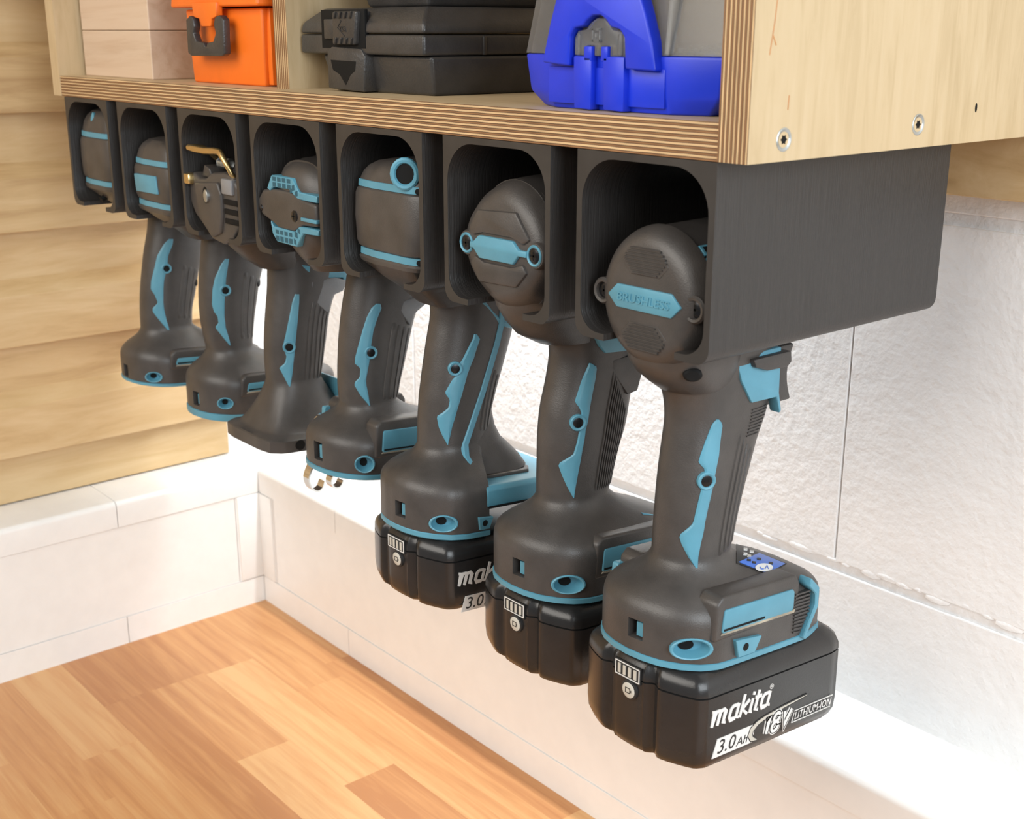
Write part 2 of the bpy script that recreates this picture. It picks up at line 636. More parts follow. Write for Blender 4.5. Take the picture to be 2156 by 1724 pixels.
for (sy, sz) in ((20.7, 8.3), (113.0, 9.9)):
    g = G().lathe((15, sy, sz), (1, 0, 0), [(-1, 4.6), (.15, 4.6), (.35, 4.2), (.1, 3.2), (-.1, 3.0)], 28)
    sc = put('screw', g, 'steel', cab, label='zinc star-drive screw')
    put('star_recess', G().prism(star(sy, sz, 1.4, 2.1), 'x', 14, 15.02), 'void', sc)
put('knot', G().lathe((15, 158.9, 15.3), (1, 0, 0), [(-.5, 1.0), (.05, 0.95)], 12, 1.0, 2.2), 'void', cab)
for pts in ([(22, 19.5), (22.3, 25)], [(9, 40), (11, 52), (11.8, 60)], [(10.5, 47), (12.6, 43.5)]):
    g = G().tube([(15.0, p[0], p[1]) for p in pts], .28, 6)
    put('grain_mark', g, 'beech', cab)

# ------------------------------------------------------------------ holders under the shelf
PITCH, HWID, HHGT, HDEP = 96.914, 79.376, 82.73, 166.5
XC = [-39.7 - (6 - i) * PITCH for i in range(7)]


def arc2(cx, cz, r, a0, a1, n=8):
    return [(cx + r * math.cos(math.radians(a0 + (a1 - a0) * k / n)), cz + r * math.sin(math.radians(a0 + (a1 - a0) * k / n))) for k in range(n + 1)]


def holder_outline(slot):
    h, H = HWID / 2, HHGT
    ro, rt, rb, w, t = 7, 19, 11, 3.3, 3.4
    out = [(-slot, -H)] + arc2(-h + ro, -H + ro, ro, 270, 180, 6) + [(-h, -.3), (h, -.3)] + arc2(h - ro, -H + ro, ro, 0, -90, 6) + [(slot, -H)]
    inn = [(slot, -H + 3)] + arc2(h - w - rb, -H + 3 + rb, rb, -90, 0, 7) + arc2(h - w - rt, -t - rt, rt, 0, 90, 9)
    inn += arc2(-h + w + rt, -t - rt, rt, 90, 180, 9) + arc2(-h + w + rb, -H + 3 + rb, rb, 180, 270, 7) + [(-slot, -H + 3)]
    return out + inn


hlabels = ['black printed tool holder at the far left end, beside the stepped timber wall',
           'black printed tool holder around the head with the square blue patch',
           'black printed tool holder around the head with the brass wire loop',
           'black printed tool holder around the head with blue honeycomb vents',
           'black printed tool holder around the barrel head with the blue eyelet',
           'black printed tool holder around the capped head with a plain blue bar',
           'black printed tool holder at the right end, its long side in full view']
for i in range(7):
    ol = [(XC[i] + p[0], p[1]) for p in holder_outline(21)]
    g = G().prism(ol, 'y', 0, HDEP)
    h = HWID / 2 - .5
    g.box(XC[i] - h, XC[i] + h, HDEP - 3.5, HDEP - .3, -HHGT + 6, -.6)
    o = put('tool_holder', g, 'holder', org=(XC[i], HDEP / 2, -HHGT), smooth=30)
    tag(o, hlabels[i], 'tool holder', 'printed holders in a row under the shelf')


# ------------------------------------------------------------------ tool parts
NR = 72
TH = [2 * math.pi * k / NR for k in range(NR)]


def ring_se(cx, cy, b, a, n, z):
    out = []
    for t in TH:
        c, s = math.cos(t), math.sin(t)
        r = (abs(c / b) ** n + abs(s / a) ** n) ** (-1 / n)
        out.append((cx + r * c, cy + r * s, z))
    return out


def ring_poly(poly, cx, cy, z, k=1.0):
    out = []
    m = len(poly)
    for t in TH:
        dx, dy = math.cos(t), math.sin(t)
        best = 0
        for i in range(m):
            x1, y1 = poly[i][0] - 0, poly[i][1] - cy
            x2, y2 = poly[(i + 1) % m][0] - 0, poly[(i + 1) % m][1] - cy
            ex, ey = x2 - x1, y2 - y1
            den = dx * ey - dy * ex
            if abs(den) < 1e-9:
                continue
            q = (x1 * ey - y1 * ex) / den
            w = (x1 * dy - y1 * dx) / den
            if q > 0 and -1e-6 <= w <= 1 + 1e-6:
                best = max(best, q)
        out.append((cx + best * dx * k, cy + best * dy * k, z))
    return out


def mixr(a, b, t):
    return [tuple(p[i] * (1 - t) + q[i] * t for i in range(3)) for p, q in zip(a, b)]


def lerp_tab(tab, z):
    """tab: rows (z, v1, v2, ...) with falling z"""
    if z >= tab[0][0]:
        return tab[0][1:]
    for p, q in zip(tab[:-1], tab[1:]):
        if z >= q[0]:
            t = (p[0] - z) / (p[0] - q[0])
            return tuple(a + (b - a) * t for a, b in zip(p[1:], q[1:]))
    return tab[-1][1:]


class Tool:
    """a pistol-grip tool hanging nose-first in holder i"""

    def __init__(self, i, name, label, sil, dy, dz, k=.09, b=17.0, n=2.3, base_plan=None, pc=52):
        self.i, self.xc, self.dy, self.dz, self.k, self.b, self.n = i, XC[i], dy, dz, k, b, n
        self.root = thing(name, label, 'power tool', (self.xc, 45, -232 + dz), 'cordless tools hanging in a row')
        d = Vector((self.xc - CAM.x, 50 - CAM.y))
        d.normalize()
        rx, ry = d.y, -d.x
        tab = []
        for (z, yl, yr) in sil:
            e = (yr - yl) / 2 * ry
            a = math.sqrt(max(e * e - (rx * b) ** 2, 100)) / ry
            tab.append((z, (yl + yr) / 2, a, b))
        # smooth the stations a little
        zs = [tab[0][0] - (tab[0][0] - tab[-1][0]) * q / 40 for q in range(41)]
        raw = [lerp_tab(tab, z) for z in zs]
        for _ in range(3):
            raw = [raw[0]] + [tuple((raw[j - 1][c] + 2 * raw[j][c] + raw[j + 1][c]) / 4 for c in range(3)) for j in range(1, 40)] + [raw[40]]
        self.tab = [(z,) + r for z, r in zip(zs, raw)]
        self.z1 = tab[-1][0]
        y0 = dy
        self.plan = base_plan or ([(0, -1), (10, 0), (19, 3), (26.5, 8.5), (32, 15.5), (34.6, 23), (35, 26), (35.2, 60), (34.8, 88), (29, 106), (18, 113), (0, 115)])
        pl = [(x, y + y0) for x, y in self.plan]
        self.pl = pl + [(-x, y) for x, y in reversed(pl) if x > .01]
        self.pc = pc + y0

    def sh(self, y, z):
        return z - self.k * (y - 50)

    def hx(self, y, z):
        cy, a, b = lerp_tab(self.tab, z)
        t = min(abs((y - cy) / a), .985)
        return b * (1 - t ** self.n) ** (1 / self.n)

    def ring_h(self, z):
        cy, a, b = lerp_tab(self.tab, z)
        return ring_se(self.xc, cy, b, a, self.n, z)

    def plan_ring(self, z, s=1.0):
        r = ring_poly(self.pl, self.xc, self.pc, z, s)
        return [(p[0], p[1], self.sh(p[1], p[2])) for p in r]

    def plan_pt(self, x, side=-1):
        """rear surface y of the base at lateral x"""
        best = None
        for (x1, y1), (x2, y2) in zip(self.plan[:-1], self.plan[1:]):
            if x1 <= abs(x) <= x2:
                t = (abs(x) - x1) / max(x2 - x1, 1e-6)
                best = (y1 + (y2 - y1) * t + self.dy, Vector((-(y2 - y1) if False else (y2 - y1), -(x2 - x1), 0)).normalized())
                break
        y, nrm = best
        if x < 0:
            nrm.x *= -1
        return y, nrm

    def body(self, neck, levels=None, mat='rubber', cuts=()):
        """grip and foot in one skin. neck: rings above the grip (z, cy, b, a, n)"""
        rings = [ring_se(self.xc, cy, b, a, n, z) for (z, cy, b, a, n) in neck]
        rings += [self.ring_h(t[0]) for t in self.tab]
        last = self.ring_h(self.z1)
        lv = levels or [(-2, .04), (-5, .13), (-8, .27), (-11, .46), (-14, .66), (-17, .83), (-20, .94), (-23, .985), (-26, 1.0)]
        zb = self.z1
        for d, t in lv:
            z = zb + d
            P = self.plan_ring(z)
            s = min(1.0, t * 1.3)
            h = [(p[0], p[1], self.sh(p[1], z) * s + z * (1 - s)) for p in last]
            rings.append(mixr(h, P, t))
        rings.append(self.plan_ring(-229 + self.dz))
        g = G().loft(rings)
        o = put('grip', g, mat, self.root)
        if cuts:
            cut(o, cuts)
        self.grip = o
        return o

    def rim(self, z0=-232.8, z1=-229, s=1.012, mat='teal'):
        g = G().loft([self.plan_ring(z0 + self.dz, .985), self.plan_ring(z0 + .7 + self.dz, s), self.plan_ring(z1 - .6 + self.dz, s), self.plan_ring(z1 + self.dz, .99)])
        return put('base_rim', g, mat, self.root)

    # --- pieces laid on the right (and mirrored left) flank of the grip
    def inside(self, p):
        cy, a, b = lerp_tab(self.tab, p.z)
        return (abs(p.x - self.xc) / b) ** self.n + (abs(p.y - cy) / a) ** self.n - 1

    def surf(self, u, v):
        """first point of the grip surface met by the ray of a pixel, and the outward normal there"""
        x0 = self.xc + self.b + 1
        lo = hi = x0
        for q in range(80):
            x = x0 - q * (2 * self.b + 2) / 80
            if self.inside(pix_at(u, v, x)) < 0:
                hi = x
                break
            lo = x
        else:
            # ray misses: closest approach
            hi = lo = min((self.inside(pix_at(u, v, x0 - q)), x0 - q) for q in range(int(2 * self.b + 2)))[1]
        for _ in range(20):
            m = (lo + hi) / 2
            if self.inside(pix_at(u, v, m)) < 0:
                hi = m
            else:
                lo = m
        p = pix_at(u, v, lo)
        return p, self.normal(p)

    def normal(self, p):
        cy, a, b = lerp_tab(self.tab, p.z)
        dx, dy = p.x - self.xc, p.y - cy
        return Vector((math.copysign((abs(dx) / b) ** (self.n - 1) / b, dx), math.copysign((abs(dy) / a) ** (self.n - 1) / a, dy), 0)).normalized()

    def inlay(self, rows, org, s, boss=None, hole=True):
        R = []
        nrow = 46
        v0, v1 = rows[0][0], rows[-1][0]
        for q in range(nrow + 1):
            v = v0 + (v1 - v0) * q / nrow
            for (va, la, ra), (vb, lb, rb) in zip(rows[:-1], rows[1:]):
                if va <= v <= vb + 1e-6:
                    t = (v - va) / (vb - va)
                    R.append((v, la + (lb - la) * t, ra + (rb - ra) * t))
                    break
        NC = 6
        mids = [[self.surf(org[0] + (l + (r - l) * c / NC) / s, org[1] + v / s) for c in range(NC + 1)] for v, l, r in R]

        def mir(p, sg):
            if sg > 0:
                return (p.x, p.y, p.z)
            # the left flank carries its inlay a little further forward
            cy, a, b = lerp_tab(self.tab, p.z)
            dx, dy = p.x - self.xc, p.y - cy
            th = math.atan2(dy, dx) + .5
            k0 = math.hypot(dx, dy) * (abs(dx / math.hypot(dx, dy) / b) ** self.n + abs(dy / math.hypot(dx, dy) / a) ** self.n) ** (1 / self.n)
            r = k0 * (abs(math.cos(th) / b) ** self.n + abs(math.sin(th) / a) ** self.n) ** (-1 / self.n)
            return (self.xc - r * math.cos(th), cy + r * math.sin(th), p.z)
        for sg in (1, -1):
            rings = []
            for row in mids:
                top = [mir(p + n_ * (.9 if 0 < c < NC else .35), sg) for c, (p, n_) in enumerate(row)]
                bot = [mir(row[c][0] - row[c][1] * 1.2, sg) for c in (NC, 0)]
                rings.append(top + bot)
            il = put('blue_inlay', G().loft(rings), 'teal', self.root, smooth=30)
            if boss:
                bu, bv, rr = boss
                p, nr = self.surf(org[0] + bu / s, org[1] + bv / s)
                c0 = mir(p, sg)
                nr = nr if sg > 0 else Vector((-1, .1, 0)).normalized()
                put('screw_boss', G().lathe(c0, nr, [(-3, rr), (1.3, rr), (1.7, rr * .88), (1.45, rr * .7), (1.15, rr * .66)], 24), 'teal', il)
                put('screw', G().lathe(c0, nr, [(-1, rr * .6), (1.25, rr * .62), (1.4, rr * .45)], 18), 'screw_black' if hole else 'void', il)

    def well(self, z, f, r=3.2):
        """dark screw well on the front flank"""
        cy, a, b = lerp_tab(self.tab, z)
        y = cy + a * f
        p = Vector((self.xc + self.hx(y, z), y, z))
        put('screw_well', G().lathe(p, self.normal(p), [(-2, r), (.35, r), (.4, r * .8)], 16), 'void', self.root)

    def ribs(self, n, th0, th1, ztop0, ztop1, zbot0, zbot1, w=.06, out=.7, mat='rubber'):
        """raised ribs running down the front flank between polar angles th0..th1 (deg from the side)"""
        for sg in (1, -1):
            g = G()
            for q in range(n):
                t = q / max(n - 1, 1)
                th = math.radians(th0 + (th1 - th0) * t)
                za, zb = ztop0 + (ztop1 - ztop0) * t, zbot0 + (zbot1 - zbot0) * t
                rings = []
                for j in range(15):
                    z = za + (zb - za) * j / 14
                    cy, a, b = lerp_tab(self.tab, z)
                    ring = []
                    for dt, oo in ((-w, -.6), (-w * .55, out), (w * .55, out), (w, -.6)):
                        c, s = math.cos(th + dt), math.sin(th + dt)
                        r = (abs(c / b) ** self.n + abs(s / a) ** self.n) ** (-1 / self.n)
                        if j in (0, 14):
                            oo = -.6
                        ring.append((self.xc + sg * (r + oo) * c, cy + (r + oo) * s, z))
                    rings.append(ring)
                g.loft(rings)
            put('grip_ribs', g, mat, self.root)

    # --- pieces on the foot
    def eyelet(self, x, z, rx=8.5, rz=6.0):
        y, nr = self.plan_pt(x)
        c0 = Vector((self.xc + x, y, self.sh(y, z + self.dz)))
        e1 = Vector((-nr.y, nr.x, 0))
        ring, inner = [], []
        g = G()
        prof = [(-5.0, .55), (-4.4, .62), (-.6, .8), (.5, .84), (.8, .93), (.35, 1.0), (-1.5, 1.0)]
        rings = []
        for d, f in prof:
            rings.append([tuple(c0 + nr * d + e1 * (math.cos(t) * rx * f) + Vector((0, 0, math.sin(t) * rz * f))) for t in TH[::3]])
        g.loft(rings, True, False)
        o = put('blue_eyelet', g, 'teal', self.root)
        cc = c0 + nr * -4.9 - e1 * (rx * .18) * (1 if e1.x > 0 else -1)
        rings = [[tuple(cc + nr * d + e1 * (math.cos(t) * rx * .36) + Vector((0, 0, math.sin(t) * rz * .45))) for t in TH[::4]] for d in (0, .5)]
        put('hole', G().loft(rings), 'void', o)
        cutter = G().loft([[tuple(c0 + nr * d + e1 * (math.cos(t) * rx * .97) + Vector((0, 0, math.sin(t) * rz * .97))) for t in TH[::3]] for d in (-5.6, 3)])
        return cutter

    def window(self, x, z, w=8, h=9):
        y, nr = self.plan_pt(x)
        c0 = Vector((self.xc + x, y, self.sh(y, z + self.dz)))
        e1 = Vector((-nr.y, nr.x, 0))
        if e1.x < 0:
            e1 = -e1
        up = Vector((0, 0, 1))

        def q(a, b, d):
            return tuple(c0 + e1 * a + up * b + nr * d)
        cutter = G().loft([[q(-w / 2, -h / 2, d), q(w / 2, -h / 2, d), q(w / 2, h / 2, d), q(-w / 2, h / 2, d)] for d in (-6, 3)])
        o = put('window_pad', G().loft([[q(-w * .1, -h * .42, d), q(w * .5, -h * .42, d), q(w * .5, h * .3, d), q(-w * .1, h * .3, d)] for d in (-7, -2.2)]), 'teal', self.root)
        put('hole', G().loft([[q(-w / 2, -h / 2, d), q(w / 2, -h / 2, d), q(w / 2, h / 2, d), q(-w / 2, h / 2, d)] for d in (-6.5, -5.9)]), 'void', o)
        return cutter

    def clip_bar(self, y0, y1, z0, z1, out=.8, x=35.0):
        for sg in (1, -1):
            pts = [(y0 + 2.0, z1), (y1 - 1.5, z1), (y1, z1 - 1.5), (y1, z0 + 2), (y1 - 1, z0), (y0 + .8, z0), (y0, z0 + .8), (y0 + 1.2, z1 - 1)]
            g = G().prism([(y, self.sh(y, z + self.dz)) for y, z in pts], 'x', self.xc + sg * (x - 3), self.xc + sg * (x + out + .2))
            e_ = 0 if sg > 0 else 9
            fr = [(y0 - 3.5 + e_, z1 + 3.0), (y0 + .5 + e_, z1 + 6.5), (y1 + 2, z1 + 6.5), (y1 + 5, z1 + 2), (y1 + 4, z0 - 3), (y0 - 5 + e_, z0 - 4)]
            g2 = G().prism([(y, self.sh(y, z + self.dz)) for y, z in fr], 'x', self.xc + sg * (x - 12), self.xc + sg * (x + .3))
            put('clip_frame', bevelled(g2, 1.6, 3, 25), 'rubber', self.root)
            o = put('clip_bar', bevelled(g, .5, 2, 25), 'teal', self.root)
            if sg == 1:
                yy = y0 + (y1 - y0) * .58
                g = G().prism([(a, self.sh(a, b + self.dz)) for a, b in [(y0 + 1, z0 + 1.0), (yy, z0 + 1.0), (yy, z0 + 2.1), (y0 + 1, z0 + 2.1)]], 'x', self.xc + x, self.xc + x + out + .3)
                put('slot', g, 'void', o)
                g = G().prism([(a, self.sh(a, b + self.dz)) for a, b in [(y0 - .5, z0 - .9), (y1 + 1, z0 - 1.2), (y1 + 1.4, z0 + .6), (y1, z0 + .2), (y0 + .5, z0)]], 'x', self.xc + x - 2, self.xc + x + .75)
                put('dust', g, 'dust', o)

    def battery(self, yr, zpart, zbot, length=107, full=True):
        """18 V pack: rear face bowed with two scallops, rounded front"""
        ol = []
        for k in range(61):
            x = -37 + 74 * k / 60
            y = 11 * (abs(x) / 37) ** 2.2
            for c0 in (-13.5, 13.5):
                y += 3.6 * math.exp(-((x - c0) / 3.0) ** 2)
            if abs(x) < 9.5:
                y += .9
            if abs(x) > 34.5:
                y += (abs(x) - 34.5) ** 2 * .45
            ol.append((x, y))
        ol += [(37.4, 15), (37.6, 60), (37.3, length - 12), (36, length - 4), (32, length)]
        ol += [(0, length + 1), (-32, length), (-36, length - 4), (-37.3, length - 12), (-37.6, 60), (-37.4, 15)]
        cy = length / 2

        def ring(z, ins):
            out = []
            for x, y in ol:
                kx, ky = (38.2 - ins) / 37.5, (cy - ins) / cy
                py = cy + (y - cy) * ky + yr
                out.append((self.xc + x * kx, py, self.sh(py, z)))
            return out
        cap = G().loft([ring(zpart, .1), ring(zpart + 3.5, .3), ring(zpart + 6.5, 1.4), ring(zpart + 9.0, 3.6), ring(zpart + 11.2, 6.8)])
        case = G().loft([ring(zpart - .9, .1), ring(zbot + 12, 0), ring(zbot + 6, .5), ring(zbot + 2.2, 2.0), ring(zbot + .6, 4.5), ring(zbot, 8)])
        bt = put('battery', case, 'battery', self.root, label='black slide-on battery pack')
        put('battery_lid', cap, 'battery', bt)
        put('parting_gap', G().loft([ring(zpart - 1.2, .7), ring(zpart + .3, .7)]), 'void', bt)

        def rear(x, zz, out):
            y = 11 * (abs(x) / 37) ** 2.2 + .9
            ky = yr + cy + (y - cy)
            return (self.xc + x, ky - out, self.sh(ky, zz))

        def side(a, zz, out):
            y = yr + a
            return (self.xc + 38.32 + out, y, self.sh(y, zz))
        # charge gauge: outlined frame with four bars, round check button
        zc = zpart + 1.5
        put('gauge_panel', ribbon([(8.6, [(-8.2, zc), (8.2, zc)])], 8.6, lambda x, z_, o: rear(x, z_, o), .5), 'print_black', bt)
        fr = [[(-7.6, zc - 3.4), (7.6, zc - 3.4)], [(-7.6, zc + 3.4), (7.6, zc + 3.4)], [(-7.6, zc - 3.6), (-7.6, zc + 3.6)], [(7.6, zc - 3.6), (7.6, zc + 3.6)]]
        put('gauge_frame', ribbon(fr, .5, lambda x, z_, o: rear(x, z_, o + .5), .15), 'print_white', bt)
        for q in range(4):
            x = -5.1 + q * 3.4
            put('gauge_bar', ribbon([[(x, zc - 2.4), (x, zc + 2.4)]], 1.7, lambda x_, z_, o: rear(x_, z_, o + .5), .2), 'print_grey', bt)
        zb_ = zpart - 7.2
        c0 = rear(2.0, zb_, .0)
        put('button_ring', G().lathe(c0, (0, -1, 0), [(-1, 4.9), (.9, 4.9), (1.1, 4.5)], 24), 'print_black', bt)
        bu = put('check_button', G().lathe(c0, (0, -1, 0), [(-1, 3.9), (1.3, 3.9), (1.5, 3.6)], 24), 'print_grey', bt)
        ic = [[(-1.6, -1.2), (1.2, -1.2)], [(-1.6, 1.2), (1.2, 1.2)], [(-1.6, -1.4), (-1.6, 1.4)], [(1.2, -1.4), (1.2, 1.4)], [(1.9, -.6), (1.9, .6)]]
        put('battery_sign', ribbon(ic, .4, lambda x, z_, o: (c0[0] + x, c0[1] - 1.5 - o, c0[2] + z_), .1), 'print_black', bu)
        if not full:
            return bt
        # side print: a runs along the pack from its rear, b up from the parting line

        def sd(a, b, o):
            return side(a, zpart + b, o)

        def it(p, x0, k=1.27, ky=1.16):
            return [(16.4 + x0 * k + (a + .28 * b) * k, -15.6 + b * ky) for a, b in p]
        L = [it([(-1.2, 6.6), (.6, 6.6), (.6, 0)], 0), it([(.6, 6.2), (3.0, 6.2), (3.6, 5.4), (3.6, 0)], 0), it([(3.6, 5.9), (5.8, 6.2), (6.6, 5.4), (6.6, .3), (8.0, .3)], 0)]
        for xa in (9.3, 27.4):
            L += [it([(4.2, 6.0), (1.4, 6.0), (.4, 4.8), (.4, 1.4), (1.2, .3), (4.2, .3)], xa), it([(4.4, 6.4), (4.4, .3), (6.0, .3)], xa)]
        L += [it([(.5, 9.4), (.5, -.2)], 15.6), it([(4.2, 6.2), (.9, 3.1), (4.6, .1)], 15.6)]
        L += [it([(0, 6.2), (0, .3), (1.3, .3)], 21.6), it([(.0, 7.6), (.0, 9.0)], 21.6)]
        L += [it([(.3, 9.0), (.3, .5), (2.2, .3)], 24.2), it([(-1.2, 6.1), (2.6, 6.1)], 24.2)]
        put('lettering', ribbon(L, 1.75, sd, .12), 'print_white', bt, label='white maker name in slanted letters')
        put('registered_mark', fit_text('\u00ae', 58.4, 61.4, -7.4, -4.6, sd, 0, .01), 'print_white', bt)
        pl = [(18.4, -32.3), (21.7, -22.9), (49.5, -22.9), (47.0, -32.3)]
        put('rating_plate', G().loft([[sd(a, b, o) for a, b in pl] for o in (-.3, .1)]), 'print_white', bt)
        put('lettering', fit_text('3.0', 21.9, 35.2, -30.9, -23.8, lambda a, b, o: sd(a, b, o + .15), .25, .03), 'print_black', bt)
        put('lettering', fit_text('Ah', 35.2, 43.6, -30.9, -26.6, lambda a, b, o: sd(a, b, o + .15), .25, .03), 'print_black', bt)
        key = [(50.6, -31.8), (47.0, -30.6), (45.4, -28.0), (46.6, -25.4), (50.6, -23.0), (57, -21.4), (70, -19.9), (80, -19.1), (88.5, -18.4)]
        wid = [.3, 2.2, 2.9, 2.7, 2.0, 1.4, 1.0, .7, .25]
        for dw, mt, oo in ((1.3, 'print_black', .14), (0, 'print_grey', .2)):
            rings = []
            for q, ((a, b), wd) in enumerate(zip(key, wid)):
                p, n_ = key[max(q - 1, 0)], key[min(q + 1, len(key) - 1)]
                tv = Vector((n_[0] - p[0], n_[1] - p[1])).normalized()
                nx, ny = -tv.y * (wd + dw) / 2, tv.x * (wd + dw) / 2
                rings.append([sd(a + nx, b + ny, oo), sd(a - nx, b - ny, oo), sd(a - nx, b - ny, -.3), sd(a + nx, b + ny, -.3)])
            put('swoosh', G().loft(rings), mt, bt)
        def it18(p, x0, k=1.0):
            return [(x0 + a + .28 * b, -31.0 + b * k) for a, b in p]

        def loop(cx, cy, rx, ry):
            return [(cx + rx * math.cos(a), cy + ry * math.sin(a)) for a in [2 * math.pi * k / 18 for k in range(20)]]
        D = [it18([(-1.6, 7.0), (.6, 9.3), (.6, .2)], 56.6), it18(loop(0, 2.5, 2.5, 2.4), 63.2), it18(loop(0, 7.2, 2.2, 2.1), 63.2), it18([(-1.6, 8.6), (.2, 1.0), (3.8, 8.6)], 70.4)]
        for wd, mt, oo in ((3.9, 'print_white', .26), (3.0, 'print_black', .34), (1.7, 'print_white', .42)):
            put('lettering', ribbon(D, wd, lambda a, b, o: sd(a, b, o + oo if o > 0 else o), .02), mt, bt)
        put('lettering', fit_text('LITHIUM-ION', 79.6, 109.6, -29.6, -25.6, lambda a, b, o: sd(a, b, .14 + o), .22, .015), 'print_white', bt)
        put('underline', ribbon([[(77.6, -30.8), (109, -30.6)], [(77.6, -31.0), (79.2, -25.6)], [(79.0, -24.8), (110.6, -24.6)]], .4, sd, .12), 'print_white', bt)
        return bt

    def trigger(self, y, z0, z1, w=11, depth=12, mat='shell', bow=4):
        pr = []
        for k in range(9):
            t = k / 8
            pr.append((y + depth - bow * math.sin(math.pi * t), z1 + (z0 - z1) * t))
        pr += [(y - 8, z0), (y - 8, z1)]
        put('trigger', bevelled(G().prism(pr, 'x', self.xc - w, self.xc + w), 1.5, 2, 25), mat, self.root)


def head_y(t, name, st, mat, n=40):
    """loft along y; st rows (y, cz, halfwidth, halfheight, exponent)"""
    rings = []
    for (y, cz, hw, hh, ex) in st:
        ring = []
        for k in range(n):
            a = 2 * math.pi * k / n
            c, s = math.cos(a), math.sin(a)
            r = (abs(c / hw) ** ex + abs(s / hh) ** ex) ** (-1 / ex)
            ring.append((t.xc + r * c, y, cz + r * s))
        rings.append(ring)
    return put(name, G().loft(rings), mat, t.root)


def head_z(t, name, st, mat):
    """loft along z; st rows (z, cy, b, a, n)"""
    return put(name, G().loft([ring_se(t.xc, cy, b, a, n, z) for (z, cy, b, a, n) in st]), mat, t.root)


def cross_screw(t, c, ax, r, parent=None):
    o = put('screw', G().lathe(c, ax, [(-2, r), (.3, r), (.8, r * .6)], 18), 'screw_black', parent or t.root)
    ax = Vector(ax).normalized()
    e1 = Vector((0, 0, 1)).cross(ax).normalized()
    e2 = ax.cross(e1)
    for a in (e1, e2):
        b = ax.cross(a)
        p0 = Vector(c) + ax * .5
        g = G().loft([[tuple(p0 + a * (sx * r * .6) + b * (sy * r * .13) + ax * d) for sx, sy in ((-1, -1), (1, -1), (1, 1), (-1, 1))] for d in (0, .36)])
        put('cross_slot', g, 'void', o)
    return o


def hexbar(x0, x1, z0, z1, c):
    zm = (z0 + z1) / 2
    return [(x0, zm), (x0 + c, z0), (x1 - c, z0), (x1, zm), (x1 - c, z1), (x0 + c, z1)]


# ================================================================== tool 7: brushless impact driver
t = Tool(6, 'impact_driver', 'impact driver with raised lettering on its round end cap, nearest the camera with battery',
         [(-101, 12, 92), (-106, 16.4, 91.5), (-114, 18.4, 90), (-122, 19, 88.5), (-135, 17, 82.3), (-151, 15, 77.2), (-166, 13.8, 72.2), (-178, 13.2, 69), (-186, 13, 68)], 0, 0, .09)
c1 = t.eyelet(28.5, -221.5, 10, 5.4)
c2 = t.window(4.5, -218, 8.5, 9.5)
t.body([(-76, 47, 18, 36, 2.6), (-88, 48, 19, 37, 2.6), (-96, 50, 18, 39, 2.5)], cuts=[c1, c2])
t.rim()
c5 = ((1380, 700), 2.394)
t.inlay([(437, 308, 318), (460, 285, 337), (550, 250, 325), (620, 225, 318), (655, 216, 311), (690, 250, 304), (745, 236, 294), (790, 230, 286), (880, 208, 265), (960, 190, 248), (985, 165, 245), (1020, 120, 238), (1060, 130, 228), (1130, 165, 215), (1195, 207, 212)], *c5, boss=(254, 745, 4.4))
t.ribs(4, 2, 36, -125, -134, -187, -184, .08, .55)
# rear cap
cz = -61.5
head_y(t, 'motor_housing', [(12, cz, 28.6, 30.0, 2), (20, cz, 29.6, 30.8, 2), (60, cz, 31.5, 31.5, 2), (95, cz, 28, 28, 2), (120, cz, 20, 20, 2), (135, cz, 12, 12, 2)], 'shell')
cap = head_y(t, 'end_cap', [(3.2, cz, 20, 21, 2), (3.6, cz, 23.5, 24.5, 2), (5.2, cz, 26.2, 27.6, 2), (8, cz, 28.4, 29.8, 2), (11.5, cz, 29.8, 31.2, 2), (14, cz, 30.2, 31.6, 2)], 'rubber', 56)
bar = put('blue_bar', bevelled(G().prism([(t.xc + x, z_) for x, z_ in hexbar(-21.5, 21.5, cz - 5.2, cz + 5.2, 5.5)], 'y', 2.3, 6), .6, 2), 'teal', cap)
put('lettering', fit_text('BRUSHLESS', -15.5, 15.5, -1.9, 1.9, lambda a, b, o: (t.xc + a, 2.2 - o, cz + b), .12, .04, .35), 'teal', bar, label='raised lettering BRUSHLESS')
for sgn in (1, -1):
    zc = cz + sgn * 16.5
    hp = [(-13.5, -sgn * 1.0), (-8.5, -sgn * 6.2), (8.5, -sgn * 6.2), (13.5, -sgn * 1.0), (8.0, sgn * 6.0), (-8.0, sgn * 6.0)]
    pad = put('grip_pad', bevelled(G().prism([(t.xc + x, zc + z_) for x, z_ in hp], 'y', 3.0, 5), .3, 1), 'rubber', cap)
    for q in range(8):
        zl = -5.3 + q * 1.5
        zz_ = zl * -sgn
        hw = 12.3 - max(0, (-(zl + .0) - .0) * 0) - (max(0, zl - 1.0) * 1.0) - max(0, (-1.0 - zl)) * .55 if True else 12
        wv = min(12.4, 13.0 - abs(zz_ * -sgn + 1.0) * .95)
        g = G().prism([(t.xc - wv, zc + zz_ - .32), (t.xc + wv, zc + zz_ - .32), (t.xc + wv, zc + zz_ + .32), (t.xc - wv, zc + zz_ + .32)], 'y', 2.45, 3.6)
        put('pad_rib', g, 'shell', pad)
for sx in (-1, 1):
    c0 = (t.xc + sx * 26.8, 7.6, cz)
    put('screw_ear', G().lathe(c0, (0, -1, 0), [(-10, 6.0), (2.6, 6.0), (3.6, 5.2), (3.3, 4.0), (1.5, 3.8)], 26), 'rubber', cap)
    cross_screw(t, (c0[0], c0[1] - 1.6, c0[2]), (0, -1, 0), 3.5, cap)
